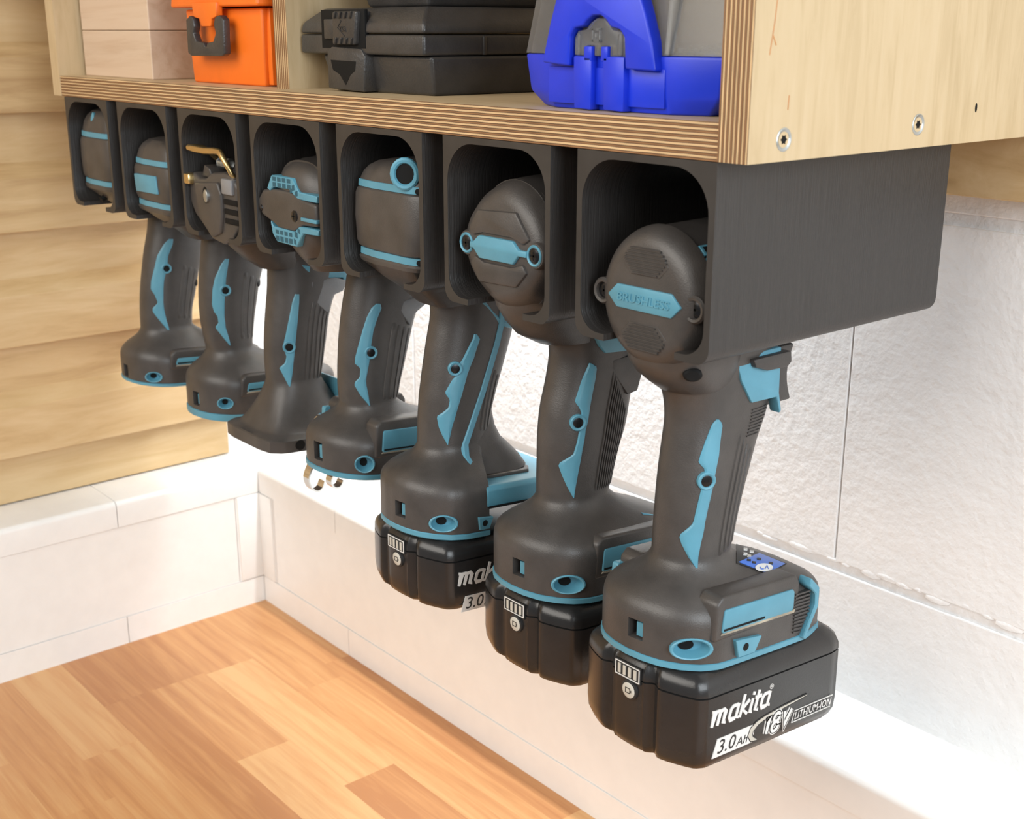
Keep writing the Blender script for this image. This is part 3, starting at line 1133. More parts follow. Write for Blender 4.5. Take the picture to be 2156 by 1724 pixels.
# vents on the flank
for q, ang in enumerate((12, 24, 36, 48, -24, -36, -48)):
    a = math.radians(ang)
    rad = Vector((math.cos(a), 0, math.sin(a)))
    tan = Vector((-math.sin(a), 0, math.cos(a)))
    p = Vector((t.xc, 0, cz)) + rad * 30.0
    g = G().loft([[tuple(p + tan * w + rad * d + Vector((0, y, 0))) for w, y in ((-2.6, 15), (2.6, 15), (2.6, 34), (-2.6, 34))] for d in (-2, .9)])
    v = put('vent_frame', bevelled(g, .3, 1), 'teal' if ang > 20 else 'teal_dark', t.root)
    g = G().loft([[tuple(p + tan * w + rad * d + Vector((0, y, 0))) for w, y in ((-1.5, 16.5), (1.5, 16.5), (1.5, 23), (-1.5, 23))] for d in (0, 1.0)])
    put('vent_slot', g, 'void', v)
# chin below the cap
head_z(t, 'chin', [(-80, 30, 23, 26, 2.6), (-90, 30, 22, 25, 2.5), (-96, 32, 20, 23.5, 2.4), (-101, 35, 17.5, 20.5, 2.3), (-105, 38, 15, 18, 2.2)], 'rubber')
put('screw_hole', G().lathe((t.xc + 19.0, 14.5, -92.5), (.75, -.66, -.1), [(-2, 4.2), (.7, 4.2), (1.4, 3.2)], 18, 1, .7), 'void', t.root)
# trigger zone
for sg in (1, -1):
    g = G().prism([(44, -90), (76, -90), (76.5, -112), (79, -121), (77.8, -122.5), (75, -114), (57, -113.5), (49, -102)], 'x', t.xc + sg * 12, t.xc + sg * 18.2)
    put('blue_panel', bevelled(g, .7, 2), 'teal', t.root)
    rb = G()
    for q in range(9):
        zq = -117 - q * 1.5
        cy_, a_, b_ = lerp_tab(t.tab, zq)
        ya, yb = cy_ + a_ * .16, cy_ + a_ * (.66 - .015 * q)
        rings = []
        for m_ in range(7):
            y = ya + (yb - ya) * m_ / 6
            x_ = t.hx(y, zq)
            rings.append([(t.xc + sg * (x_ - 1), y, zq - .1 * m_), (t.xc + sg * (x_ + .5), y, zq - .15 - .1 * m_), (t.xc + sg * (x_ + .5), y, zq - .65 - .1 * m_), (t.xc + sg * (x_ - 1), y, zq - .8 - .1 * m_)])
        rb.loft(rings)
    put('thumb_ribs', rb, 'shell', t.root)
put('lever', bevelled(G().prism([(53, -92), (80, -92), (81, -97.5), (78, -99.5), (64, -99), (55, -96)], 'x', t.xc - 21, t.xc + 21), .9, 2), 'shell', t.root)
t.trigger(80, -121, -93, 10, 17)
# foot details
t.clip_bar(23, 75, -214, -202.6)
tab = put('side_tab', bevelled(G().prism([(y, t.sh(y, z_)) for y, z_ in [(32, -219.2), (50.5, -220.8), (46, -228.3), (34.2, -228.3)]], 'x', t.xc + 34, t.xc + 37.1), .3, 1), 'teal', t.root)
put('hole', G().lathe((t.xc + 37.0, 39, t.sh(39, -223.8)), (1, 0, 0), [(-.5, 2.0), (.2, 2.0), (.25, 1.6)], 16), 'void', tab)
put('front_trim', bevelled(G().prism([(y, t.sh(y, z_)) for y, z_ in [(84, -231), (93, -215), (93, -205), (86, -199), (84.5, -203), (90, -208), (90.5, -214), (82, -229.5)]], 'x', t.xc + 30, t.xc + 37.3), .5, 1), 'teal', t.root)
g = G()
for q in range(12):
    z_ = -206 - q * 1.8
    g.prism([(76.5, t.sh(76.5, z_)), (88 - max(0, q - 6) * 1.2, t.sh(88, z_)), (88 - max(0, q - 6) * 1.2, t.sh(88, z_ - .8)), (76.5, t.sh(76.5, z_ - .8))], 'x', t.xc + 33, t.xc + 35.7)
put('foot_ribs', g, 'shell', t.root)
# control panel lying on the sloping front of the foot
bpy.context.view_layer.update()


def on_foot(u, v, out):
    """point of the foot's skin met by a pixel's ray, lifted a little"""
    d = (RGT * ((u - W_ / 2) / F_PX) + UPV * (-(v - H_ / 2) / F_PX) + FWD).normalized()
    mw = t.grip.matrix_world.inverted()
    o0 = mw @ ((CAM + Vector((0, 0, ZO))) * S)
    ok, loc, nrm, _ = t.grip.ray_cast(o0, (mw.to_3x3() @ d).normalized())
    p = (t.grip.matrix_world @ loc) / S - Vector((0, 0, ZO))
    return p + nrm * out


def foot_patch(tl, tr, br, bl, out, nu=8, nv=6):
    rows = []
    for b in range(nv + 1):
        q = b / nv
        row = []
        for a in range(nu + 1):
            p_ = a / nu
            row.append(tuple((tl[c] * (1 - p_) + tr[c] * p_) * (1 - q) + (bl[c] * (1 - p_) + br[c] * p_) * q for c in range(2)))
        rows.append(row)
    g = G()
    n = nu + 1
    top = [on_foot(u, v, out) for r_ in rows for u, v in r_]
    low = [on_foot(u, v, -.6) for r_ in rows for u, v in r_]
    fs = [(b * n + a, b * n + a + 1, (b + 1) * n + a + 1, (b + 1) * n + a) for b in range(nv) for a in range(nu)]
    m = len(top)
    rim = list(range(n)) + [b * n + nu for b in range(1, nv + 1)] + [nv * n + a for a in range(nu - 1, -1, -1)] + [b * n for b in range(nv - 1, 0, -1)]
    fs2 = [(rim[k], rim[(k + 1) % len(rim)], rim[(k + 1) % len(rim)] + m, rim[k] + m) for k in range(len(rim))]
    return g.add(top + low, fs + fs2)


pn = put('control_panel', foot_patch((1550, 1146), (1656, 1187), (1617, 1210), (1550, 1186), .35), 'print_black', t.root)
put('mode_plate', foot_patch((1598, 1166), (1652, 1188), (1615, 1208), (1554, 1184), .6), 'panel_blue', pn)
c0 = on_foot(1607, 1197, 0)
bt_ = [on_foot(1607 + 19 * math.cos(a), 1197 + 8.5 * math.sin(a), .85) for a in TH[::3]]
put('mode_button', G().add(bt_, [tuple(range(len(bt_)))]), 'print_white', pn)
put('lettering', ribbon([[(1598, 1196), (1601, 1200), (1606, 1200)], [(1609, 1200), (1613, 1193), (1616, 1200)]], 1.4, lambda a, b, o: on_foot(a, b, 1.0 if o > 0 else .7), .1), 'panel_blue', pn)
for u, v, mt in ((1597, 1179, 'print_black'), (1622, 1188, 'print_black'), (1575, 1181, 'print_black'), (1586, 1186, 'print_black'), (1569, 1158, 'print_white'), (1582, 1163, 'print_white'), (1568, 1168, 'print_white'), (1576, 1172, 'print_grey')):
    put('indicator', foot_patch((u - 4, v - 2.4), (u + 4, v - 1.2), (u + 4, v + 2.6), (u - 4, v + 1.4), .85, 1, 1), mt, pn)
t.battery(-1, -243, -282.5, 119)

# ================================================================== tool 6: brushless drill
t = Tool(5, 'drill_driver', 'drill with plain blue bar between two screws on its domed end cap',
         [(-98, 34, 97), (-104, 35.5, 97), (-112, 37, 97), (-126, 34.3, 96.5), (-140, 30.2, 93.6), (-154, 28.7, 91), (-168, 28.5, 85), (-182, 28.3, 80.5), (-188, 28.3, 79.5)], 12, -5, .09)
c1 = t.eyelet(29.5, -221.5, 9, 5.4)
c2 = t.window(5, -217.8, 8.5, 9.5)
t.body([(-72, 62, 18, 36, 2.6), (-84, 63, 19, 36, 2.6), (-92, 64, 18, 35, 2.5)], cuts=[c1, c2])
t.rim()
c6 = ((850, 580), 3.448)
t.inlay([(635, 1345, 1360), (660, 1335, 1402), (750, 1295, 1390), (850, 1262, 1370), (915, 1240, 1358), (960, 1275, 1350), (1000, 1290, 1345), (1065, 1282, 1335), (1110, 1275, 1322), (1200, 1260, 1310), (1300, 1230, 1290), (1330, 1180, 1285), (1365, 1120, 1278), (1450, 1150, 1262), (1530, 1185, 1248), (1612, 1228, 1236)], *c6, boss=(1262, 1065, 4.4))
t.ribs(9, 0, 46, -118, -140, -186, -186, .03, .7)
cz = -51.5
head_y(t, 'motor_housing', [(14, cz, 28.5, 32, 2.1), (30, cz, 29.5, 33, 2.1), (90, cz, 30, 33, 2.1), (130, cz, 24, 26, 2), (150, cz, 16, 16, 2)], 'shell')
cap = head_y(t, 'end_cap', [(3.4, cz, 24, 21, 1.9), (4.8, cz, 28, 25.5, 1.85), (8, cz, 30.2, 29.4, 1.8), (13, cz, 30.8, 31.6, 1.85), (16, cz, 30.6, 32.2, 1.95)], 'rubber', 56)
put('cap_plate', bevelled(G().prism([(t.xc + x, z_) for x, z_ in [(-16, -34.5), (13, -33), (23, -45), (18, -48), (10, -45.5), (-12, -45.5), (-20, -47.5), (-23, -44)]], 'y', 1.9, 9), 1.3, 2), 'rubber', cap)
put('cap_plate', bevelled(G().prism([(t.xc + x, z_) for x, z_ in [(-18, -57), (-11, -59.5), (10, -59.5), (18, -57), (21, -61), (13, -69), (-15, -70), (-22, -61)]], 'y', 1.9, 9), 1.3, 2), 'rubber', cap)
bl = [(-21.5, -50.5), (-19, -50.5), (-14.5, -46.8), (11, -46.8), (15, -50.5), (21, -50.5), (21, -53.5), (15, -53.5), (11, -58), (-14, -58), (-19, -53.5), (-21.5, -53.5)]
put('blue_bar', bevelled(G().prism([(t.xc + x, z_) for x, z_ in bl], 'y', 1.7, 7), .6, 2), 'teal', cap)
for sx in (-1, 1):
    c0 = (t.xc + sx * 25.5, 6.6, -52)
    put('screw_ear', G().lathe(c0, (0, -1, 0), [(-9, 6.8), (2.0, 6.6), (3.2, 5.9), (3.4, 5.0)], 26), 'rubber', cap)
    put('blue_ring', G().lathe(c0, (0, -1, 0), [(0, 5.2), (3.6, 5.2), (4.2, 4.7), (3.8, 3.9), (1.5, 3.7)], 26), 'teal', cap)
    cross_screw(t, (c0[0], c0[1] - 3.3, c0[2]), (0, -1, 0), 3.5, cap)
for ang in (5, 17, 29, -18, -30, -42):
    a = math.radians(ang)
    rad, tan = Vector((math.cos(a), 0, math.sin(a))), Vector((-math.sin(a), 0, math.cos(a)))
    p = Vector((t.xc, 0, cz)) + rad * 29.6
    g = G().loft([[tuple(p + tan * w + rad * d + Vector((0, y, 0))) for w, y in ((-2, 17), (2, 17), (2, 36), (-2, 36))] for d in (-1, 1)])
    v = put('vent_frame', g, 'teal_dark', t.root)
    g = G().loft([[tuple(p + tan * w + rad * d + Vector((0, y, 0))) for w, y in ((-1.3, 18), (1.3, 18), (1.3, 35), (-1.3, 35))] for d in (0, 1.1)])
    put('vent_slot', g, 'void', v)
head_z(t, 'chin', [(-74, 30, 22, 24, 2.5), (-83, 32, 20, 24, 2.4), (-90, 36, 18, 24, 2.3), (-97, 42, 16, 24, 2.2), (-103, 50, 14.5, 20, 2.2)], 'rubber')
for sg in (1, -1):
    put('blue_panel', bevelled(G().prism([(50, -96), (84, -99), (84, -111.5), (59, -109.4), (55, -105)], 'x', t.xc + sg * 8, t.xc + sg * 18.0), .7, 2), 'teal', t.root)
    put('side_pad', bevelled(G().prism([(65, -114), (84, -113.6), (89, -120), (84, -134), (77, -135), (65.4, -121)], 'x', t.xc + sg * 4, t.xc + sg * 17.2), .8, 2), 'rubber', t.root)
t.trigger(86, -124, -96, 9, 12)
t.clip_bar(42.5, 92, -216, -203.5)
put('front_deck', G().loft([[(t.xc + x, y, t.sh(y, z_ - 1.5)) for x, y, z_ in [(-24, 84, a - 197), (24, 84, a - 197), (26, 118, a - 206), (-26, 118, a - 206)]] for a in (-10, 0)]), 'teal', t.root)
t.battery(12, -249, -285, 107, full=False)

# ================================================================== tool 5: barrel-head driver with blue spine
t = Tool(4, 'angle_drill', 'tool with barrel head and blue strip running down its handle to a blue foot',
         [(-94, 32, 96), (-100, 33, 95.5), (-108, 33.2, 94.5), (-122, 29.8, 91), (-137, 26.8, 85.5), (-153, 23.9, 79.5), (-168, 22.5, 74.5), (-182, 21.8, 72.5)], 5, 1, .09, base_plan=[(0, -1), (10, 0), (19, 3), (27, 8.5), (33, 15.5), (35.8, 24), (36.3, 38), (36, 41), (0, 41.5)], pc=24)
c1 = t.eyelet(30, -222.5, 8.4, 5.2)
c2 = t.window(5.5, -219, 8.5, 9.5)
t.body([(-70, 60, 18, 36, 2.6), (-80, 61, 18.5, 36, 2.6), (-88, 63, 18, 35, 2.5)], cuts=[c1, c2])
t.rim()
t.inlay([(425, 510, 530), (460, 500, 552), (540, 460, 525), (600, 430, 508), (640, 405, 490), (720, 385, 460), (760, 350, 450), (830, 310, 430), (850, 298, 425), (900, 335, 410), (960, 325, 392), (1000, 275, 380), (1020, 240, 375), (1100, 255, 350), (1160, 280, 338), (1225, 315, 322)], *c6, boss=(372, 675, 4.2))
t.ribs(3, 26, 48, -135, -142, -176, -178, .075, .6)
# blue spine down the front flank
for sg in (1, -1):
    path = [(70.5, -92), (71.5, -104), (70.8, -113), (67.5, -124), (57, -150), (47.5, -171), (43.5, -180), (42.5, -186), (44, -193), (49, -200)]
    rings = []
    for j, (y, z_) in enumerate(path):
        xs = t.hx(y, max(z_, -182)) + (0 if z_ > -183 else (-183 - z_) * .7)
        wv = 2.6
        rings.append([(t.xc + sg * (xs - 2), y - wv, z_ + .8), (t.xc + sg * (xs + 1.0), y - wv * .6, z_ + .5), (t.xc + sg * (xs + 1.0), y + wv * .6, z_ - .5), (t.xc + sg * (xs - 2), y + wv, z_ - .8)])
    put('blue_spine', G().loft(rings), 'teal', t.root)
    put('trigger_frame', G().tube([(t.xc + sg * 15, y, z_) for y, z_ in ((58, -98), (64, -105), (71.4, -112.5), (80, -115), (87, -116))], [2.2, 2.2, 2.4, 2.2, 1.5], 8), 'teal', t.root)
# blue forward half of the foot with a dark deck
pl = [(-36.8, 44), (36.8, 44), (36.8, 93), (30, 112), (-30, 112), (-36.8, 93)]
g = G().loft([[(t.xc + x, y, t.sh(y, z_)) for x, y in pl] for z_ in (-214, -204)] + [[(t.xc + x * .93, 45 + (y - 45) * .98, t.sh(y, -201.5)) for x, y in pl]])
put('blue_foot', bevelled(g, .8, 2), 'teal', t.root)
dk5 = [(-22, 50), (22, 50), (24, 58), (24, 86), (18, 91), (-18, 91), (-24, 86), (-24, 58)]
g = G().loft([ring_se(t.xc, 51, 14.5, 22, 2.3, -166), ring_se(t.xc, 52, 15.8, 23, 2.3, -176), ring_se(t.xc, 54, 17, 25, 2.4, -184), ring_se(t.xc, 59, 18, 26, 2.6, -190), ring_se(t.xc, 64, 20, 26, 3, -196), ring_se(t.xc, 67, 22, 26, 3.6, -202)])
put('grip_flare', g, 'rubber', t.root)
put('foot_deck', bevelled(G().loft([[(t.xc + x, y, t.sh(y, z_)) for x, y in dk5] for z_ in (-204, -199.6)]), .8, 2), 'rubber', t.root)
put('slot', G().prism([(y, t.sh(y, z_)) for y, z_ in [(45, -214.8), (74, -214.8), (74, -213.5), (45, -213.5)]], 'x', t.xc + 30, t.xc + 37.2), 'void', t.root)
tab = put('side_tab', bevelled(G().prism([(y, t.sh(y, z_)) for y, z_ in [(37, -219), (48, -220), (45, -227), (38, -227)]], 'x', t.xc + 33, t.xc + 37.3), .3, 1), 'teal', t.root)
put('hole', G().lathe((t.xc + 37.2, 41.5, t.sh(41.5, -223)), (1, 0, 0), [(-.5, 1.9), (.2, 1.9), (.25, 1.6)], 16), 'void', tab)


def barrel(t, ztop, zb1, zb2, zbot, hw, depth=62, bw=2.1):
    """barrel head: dome, blue band, belly, blue band, bowl; broad shallow-faceted rear"""
    cy = 32.0
    pl = [(-1.0, 34), (-.985, 9), (-.94, 6), (-.86, 4.4), (-.33, 1.6), (.62, 1.6), (.82, 3.0), (.93, 6), (.985, 10), (1.0, 34), (.98, 58), (.8, 64), (-.8, 64), (-.98, 58)]

    def rg(z, k, ky=None, dy=0):
        ky = ky or k
        return [(t.xc + (p[0] - t.xc) * k, cy + dy + (p[1] - cy) * ky, p[2]) for p in ring_poly([(x * hw, y) for x, y in pl], t.xc, cy, z)]

    def seg(nm, st, mat):
        put(nm, G().loft([rg(*q) for q in st]), mat, t.root, smooth=28)
    h1, h2 = ztop - zb1, zb2 - zbot
    seg('head_dome', [(ztop, .34, .55), (ztop - h1 * .10, .55, .74), (ztop - h1 * .28, .70, .84), (ztop - h1 * .5, .80, .9), (ztop - h1 * .75, .86, .93), (zb1 + bw * .9, .88, .94)], 'rubber')
    band = [(bw, .86, .93), (bw * .85, .91, .955), (-bw * .85, .92, .96), (-bw, .87, .94)]
    seg('blue_band', [(zb1 + d, a, b) for d, a, b in band], 'teal')
    z1, z2 = zb1 - bw, zb2 + bw
    seg('head_belly', [(z1 + .3, .88, .94), (z1 - .8, .94, .972), (z1 - 3.5, .975, .992), ((z1 + z2) / 2, 1.0, 1.0), (z2 + 3.5, .975, .992), (z2 + .8, .94, .972), (z2 - .3, .88, .94)], 'rubber')
    seg('blue_band', [(zb2 + d, a, b) for d, a, b in band], 'teal')
    zz2 = zb2 - bw
    seg('head_bowl', [(zz2 + .3, .9, .95), (zz2 - 1.2, .95, .975), (zz2 - 3.4, .91, .96), (zz2 - h2 * .35, .78, .9, 1), (zz2 - h2 * .68, .6, .8, 4), (zbot - 2, .46, .72, 9), (zbot - 12, .42, .62, 18)], 'rubber')


barrel(t, -17.5, -31, -68.5, -87, 34.6)
put('blue_loop', G().tube([(t.xc + 21 + 6.0 * math.cos(a) * .85, 2.5 + 4.0 * math.cos(a), -22.5 + 7 * math.sin(a)) for a in TH[::4]], 1.7, 8, True), 'teal', t.root)
put('loop_hole', G().lathe((t.xc + 21.2, 3.2, -22.5), (.55, -.83, 0), [(-4, 5.6), (.9, 5.6)], 20), 'void', t.root)
for zz_ in (-31.4, -68.8):
    put('band_hole', G().lathe((t.xc + 27.5, 6.0, zz_), (.6, -.8, 0), [(-1.5, 1.6), (.55, 1.6), (.6, 1.2)], 12), 'void', t.root)
g = G()
for q in range(5):
    z_ = -38 - q * 6
    g.box(t.xc + 31.5, t.xc + 33.4, 24, 46, z_ - 1.6, z_)
put('vent_slots', g, 'void', t.root)
put('nose', G().lathe((t.xc, 50, -50), (0, 1, 0), [(0, 27), (50, 26), (80, 18), (100, 10)], 28), 'shell', t.root)
t.trigger(84, -118, -96, 8, 12)
t.battery(4, -242.5, -275, 107)

# ================================================================== tool 4: drill with honeycomb vents
t = Tool(3, 'hammer_drill', 'drill with blue honeycomb vents on its rear and a steel belt hook on its foot',
         [(-97, 41, 104), (-101, 40.2, 103), (-108, 38.5, 100), (-116, 36.5, 97), (-127, 34.3, 90.5), (-140, 32.4, 86.2), (-155, 31, 81.8), (-170, 30.3, 76.5), (-180, 31, 74)], 13, 9, .09)
c1 = t.eyelet(31.5, -222, 6.4, 5.8)
c2 = t.window(2, -218.8, 9, 12)
t.body([(-74, 66, 18, 36, 2.6), (-84, 67, 18, 36, 2.5), (-91, 70, 17, 35, 2.4)], cuts=[c1, c2])
t.rim(-233, -229)
c4 = ((230, 450), 2.826)
t.inlay([(535, 1590, 1612), (560, 1560, 1620), (620, 1530, 1595), (700, 1505, 1570), (800, 1478, 1555), (850, 1465, 1552), (890, 1462, 1545), (920, 1495, 1540), (975, 1490, 1530), (1000, 1462, 1528), (1020, 1460, 1530), (1080, 1495, 1542), (1140, 1545, 1552)], *c4, boss=(1555, 825, 4.2))
t.ribs(4, 4, 50, -126, -132, -179, -181, .105, .55)
cz = -52.0
head_y(t, 'motor_housing', [(12, cz, 29, 27, 2.6), (30, cz, 31, 29, 2.6), (90, cz, 31, 30, 2.4), (130, cz, 22, 22, 2), (150, cz, 14, 14, 2)], 'shell')
head_z(t, 'head_top', [(-25, 36, 17, 21, 2.4), (-27, 35, 21, 26, 2.5), (-32, 34, 26, 29, 2.7), (-39, 33, 30, 30, 2.8), (-44, 33, 31, 30, 2.8)], 'rubber')
head_z(t, 'head_bottom', [(-62, 33, 31, 30, 2.8), (-68, 33, 29, 30, 2.7), (-76, 35, 24, 29, 2.5), (-83, 38, 18, 28, 2.3), (-92, 44, 15, 26, 2.2)], 'rubber')
pl = [(-37, -50), (-31, -44), (-16, -42.5), (2, -42.5), (14, -46), (30, -47.5), (31, -60.5), (14, -61.5), (4, -66), (-14, -66), (-22, -63), (-33, -60), (-37, -56)]
plate = put('rear_plate', bevelled(G().prism([(t.xc + x, z_) for x, z_ in pl], 'y', 1.5, 24), 2.0, 3, 25), 'rubber', t.root)


def honeycomb(t, strip, cells, y):
    g = bevelled(G().prism([(t.xc + x, z_) for x, z_ in strip], 'y', y, y + 8), .5, 1)
    o = put('vent_grille', g, 'teal', t.root)
    for (x, z_, w, h, sk) in cells:
        g = G().prism([(t.xc + x - w, z_ - h + sk * -.2), (t.xc + x + w, z_ - h + sk * .2), (t.xc + x + w, z_ + h + sk * .2), (t.xc + x - w, z_ + h - sk * .2)], 'y', y - .12, y + 2)
        put('vent_cell', g, 'teal_dark', o)


up = [(-26, -43), (-20, -34.5), (4, -34.5), (11, -42), (31, -42.5), (31, -46.5), (9, -46.3), (0, -41.5), (-19, -41.5), (-22, -44.5)]
dn = [(-24, -62), (-21, -65.5), (4, -66), (10, -62), (31, -62), (31, -65.5), (14, -66), (6, -75), (-17, -74.5), (-22, -70)]
cu = [(-16.5 + q * 5.6, -36.5, 2.0, 1.25, 0) for q in range(4)] + [(-16.5 + q * 5.6, -39.8, 2.0, 1.25, 0) for q in range(4)] + [(5.2, -40, 1.4, 1.6, 2), (8.5, -43.2, 1.4, 1.5, 2), (2.6, -42, 1.2, 1.2, 2)]
cd = [(-16 + q * 5.2, -68.3, 1.8, 1.2, 0) for q in range(4)] + [(-16 + q * 5.2, -72.2, 1.9, 1.5, 0) for q in range(4)] + [(6.0, -67.5, 1.6, 1.7, -2), (9.4, -65, 1.4, 1.3, -2), (4.6, -72, 1.2, 1.5, -2)]
honeycomb(t, up, cu, 1.9)
honeycomb(t, dn, cd, 1.9)
cross_screw(t, (t.xc + 6, 1.4, -56.5), (0, -1, 0), 3.4, plate)
cross_screw(t, (t.xc - 34, 2.4, -55.5), (-.5, -1, 0), 2.6, plate)
put('blue_line', bevel_box(t.xc + 14, t.xc + 31.4, .6, 4, -58.4, -56.2, .4), 'teal', plate)
for sg in (1, -1):
    put('side_pad', bevelled(G().prism([(70, -115), (91, -113), (93, -117), (79, -125), (76, -132), (66.7, -119.4)], 'x', t.xc + sg * 3, t.xc + sg * 16.9), .8, 2), 'grey_rubber', t.root)
    put('blue_panel', bevelled(G().prism([(60, -100), (92, -106), (96, -114), (93, -116), (90, -112.5), (70, -110)], 'x', t.xc + sg * 3, t.xc + sg * 16.4), .8, 2), 'teal', t.root)
t.trigger(94, -122, -98, 8, 10, 'grey_rubber')
t.clip_bar(38.5, 94, -214.5, -200.5, 1.2)
put('front_deck', G().loft([[(t.xc + x, y, t.sh(y, z_ + 4)) for x, y, z_ in [(-24, 84, a - 196), (24, 84, a - 196), (26, 118, a - 203), (-26, 118, a - 203)]] for a in (-10, 0)]), 'teal', t.root)
# steel belt hook on the far side of the foot
xh = t.xc - 39.5


def strap(path, w, th):
    g = G()
    K = [Vector((0, a, b)) for a, b in path]
    P = []
    for q in range(len(K) - 1):          # Catmull-Rom through the bends
        p0, p1, p2, p3 = K[max(q - 1, 0)], K[q], K[q + 1], K[min(q + 2, len(K) - 1)]
        for m in range(5):
            w_ = m / 5
            P.append(.5 * (2 * p1 + (p2 - p0) * w_ + (2 * p0 - 5 * p1 + 4 * p2 - p3) * w_ ** 2 + (3 * p1 - p0 - 3 * p2 + p3) * w_ ** 3))
    P.append(K[-1])
    rings = []
    for i_, p in enumerate(P):
        tt = (P[min(i_ + 1, len(P) - 1)] - P[max(i_ - 1, 0)]).normalized()
        n_ = Vector((0, -tt.z, tt.y))
        rings.append([(xh - w, p.y + n_.y * th, p.z + n_.z * th), (xh + w, p.y + n_.y * th, p.z + n_.z * th), (xh + w, p.y - n_.y * th, p.z - n_.z * th), (xh - w, p.y - n_.y * th, p.z - n_.z * th)])
    return g.loft(rings)


hk = [(49, -195.5), (38, -201), (34, -215), (33.5, -226), (28.5, -236), (27.5, -241), (29.5, -247), (33.5, -250), (37.5, -248.5), (39.5, -244)]
put('belt_hook', strap(hk, 3.5, .6), 'chrome', t.root, label='polished steel belt hook')
put('belt_hook', strap([(54.5, -247), (51.5, -251), (47, -250.5), (44.8, -246.5), (46.5, -242), (50.5, -240.8)], 3.5, .6), 'chrome', t.root, label='curled end of the steel belt hook')

# ================================================================== tool 3: flat-footed tool with brass loop
plan3 = [(0, 14), (18, 14), (30, 16), (36, 24), (37, 50), (36, 88), (26, 112), (0, 114)]
t = Tool(2, 'trim_tool', 'tool with brass wire loop on its rear and a flat faceted dark foot',
         [(-100, 39.2, 104), (-104, 39, 103), (-112, 38.6, 100), (-121, 38, 96.5), (-131, 36.5, 89), (-145, 34.5, 84.2), (-160, 32.8, 81.6), (-174, 32.5, 78.5), (-186, 32.8, 75.5)], 0, 0, .06, base_plan=plan3)
t.body([(-74, 64, 18, 34, 2.5), (-86, 66, 18, 35, 2.5), (-94, 70, 17, 34, 2.4)], levels=[(-4, .05), (-9, .13), (-14, .22), (-19, .33), (-24, .45), (-28, .56), (-31, .66), (-33, .76), (-34, .96), (-35, 1.0)])
put('base_rim', G().loft([t.plan_ring(-228.5 + t.dz, .9), t.plan_ring(-226 + t.dz, .95)]), 'teal', t.root)
put('hole', G().lathe((t.xc + 36.6, 36, -223.5), (1, 0, 0), [(-2, 3.6), (.3, 3.6), (.35, 3)], 16), 'void', t.root)
t.inlay([(478, 1105, 1130), (520, 1090, 1130), (620, 1070, 1122), (720, 1050, 1112), (760, 1040, 1108), (790, 1035, 1105), (850, 1055, 1100), (890, 1045, 1095), (915, 1012, 1093), (960, 1035, 1088), (1025, 1068, 1078)], *c4, boss=(1070, 792, 4.4), hole=False)
t.ribs(5, 2, 50, -128, -136, -187, -188, .082, .6)
put('foot_front', bevelled(G().prism([(80, -188), (96, -196), (112, -206), (112, -216), (80, -212)], 'x', t.xc - 20, t.xc + 22), 1.5, 2), 'teal', t.root)
cz = -56
rb = [(-36, -47), (-30, -41), (-22, -45), (-12, -44), (-4, -40), (14, -38.5), (24, -40), (31, -46), (31, -72), (22, -80), (8, -86), (-8, -84), (-20, -76), (-30, -70), (-36, -62)]
rear = put('rear_housing', bevelled(G().prism([(t.xc + x, z_) for x, z_ in rb], 'y', 3, 60), 2.4, 3, 20), 'rubber', t.root)
put('rear_plate', bevelled(G().prism([(t.xc + x, z_) for x, z_ in [(-24, -48), (8, -45), (12, -52), (12, -66), (8, -78), (-4, -82), (-16, -74), (-22, -66)]], 'y', .8, 6), 1.4, 3, 20), 'rubber', rear)
put('side_pad', bevel_box(t.xc + 13, t.xc + 27, 1.0, 8, -52, -42, 1.0), 'grey_rubber', rear)
for q in range(3):
    put('vent_slot', bevel_box(t.xc + 13.5, t.xc + 31.4, 2.2, 20, -58.5 - q * 6.2, -55.0 - q * 6.2, .4), 'void', rear)
put('screw', G().lathe((t.xc - 6.0, 1.0, -55), (0, -1, 0), [(-1, 3.0), (1.6, 3.0), (2.2, 2)], 16, 1, 1.4), 'steel', rear)
put('screw_well', G().lathe((t.xc - 8.5, 1.0, -54.6), (0, -1, 0), [(-1, 4.2), (.25, 4.2)], 16, .9, 1.3), 'void', rear)
put('brass_pad', bevel_box(t.xc - 36, t.xc - 28.5, -1, 6, -49.5, -42.5, 1.2), 'brass', rear)
lp = [(-29, 3, -25), (-27.5, 1.0, -25.2), (-20, 1.5, -25.8), (-8, 2.5, -26.2), (4, 3.0, -25.5), (12, 2.5, -25.8), (17, 1.5, -28), (21.5, 2, -33), (23.5, 4, -39), (24, 8, -44)]
put('wire_loop', G().tube([(t.xc + a, b, c) for a, b, c in lp], [1.9, 2.2, 2.3, 2.3, 2.3, 2.2, 2.0, 1.8, 1.7, 1.5], 12), 'brass', t.root, label='bent brass wire loop')
put('wire_loop', G().tube([(t.xc + a, b, c) for a, b, c in [(-29, 3, -25), (-29.5, 12, -26), (-29, 24, -36), (-28, 30, -44)]], 1.8, 10), 'brass', t.root)
put('spring', G().tube([(t.xc - 14 + 14 * k / 60, 16 + 3.2 * math.cos(k * .9), -35 + 3.2 * math.sin(k * .9)) for k in range(61)], .7, 6), 'steel', t.root)
put('spring_seat', bevelled(G().prism([(t.xc - 22, -44), (t.xc - 18, -36), (t.xc - 11, -38), (t.xc - 8, -44)], 'y', 6, 22), .8, 2), 'shell', t.root)
head_y(t, 'motor_housing', [(30, cz, 28, 22, 2.6), (60, cz + 4, 30, 28, 2.4), (120, cz + 4, 28, 28, 2.2), (150, cz, 16, 16, 2)], 'shell')
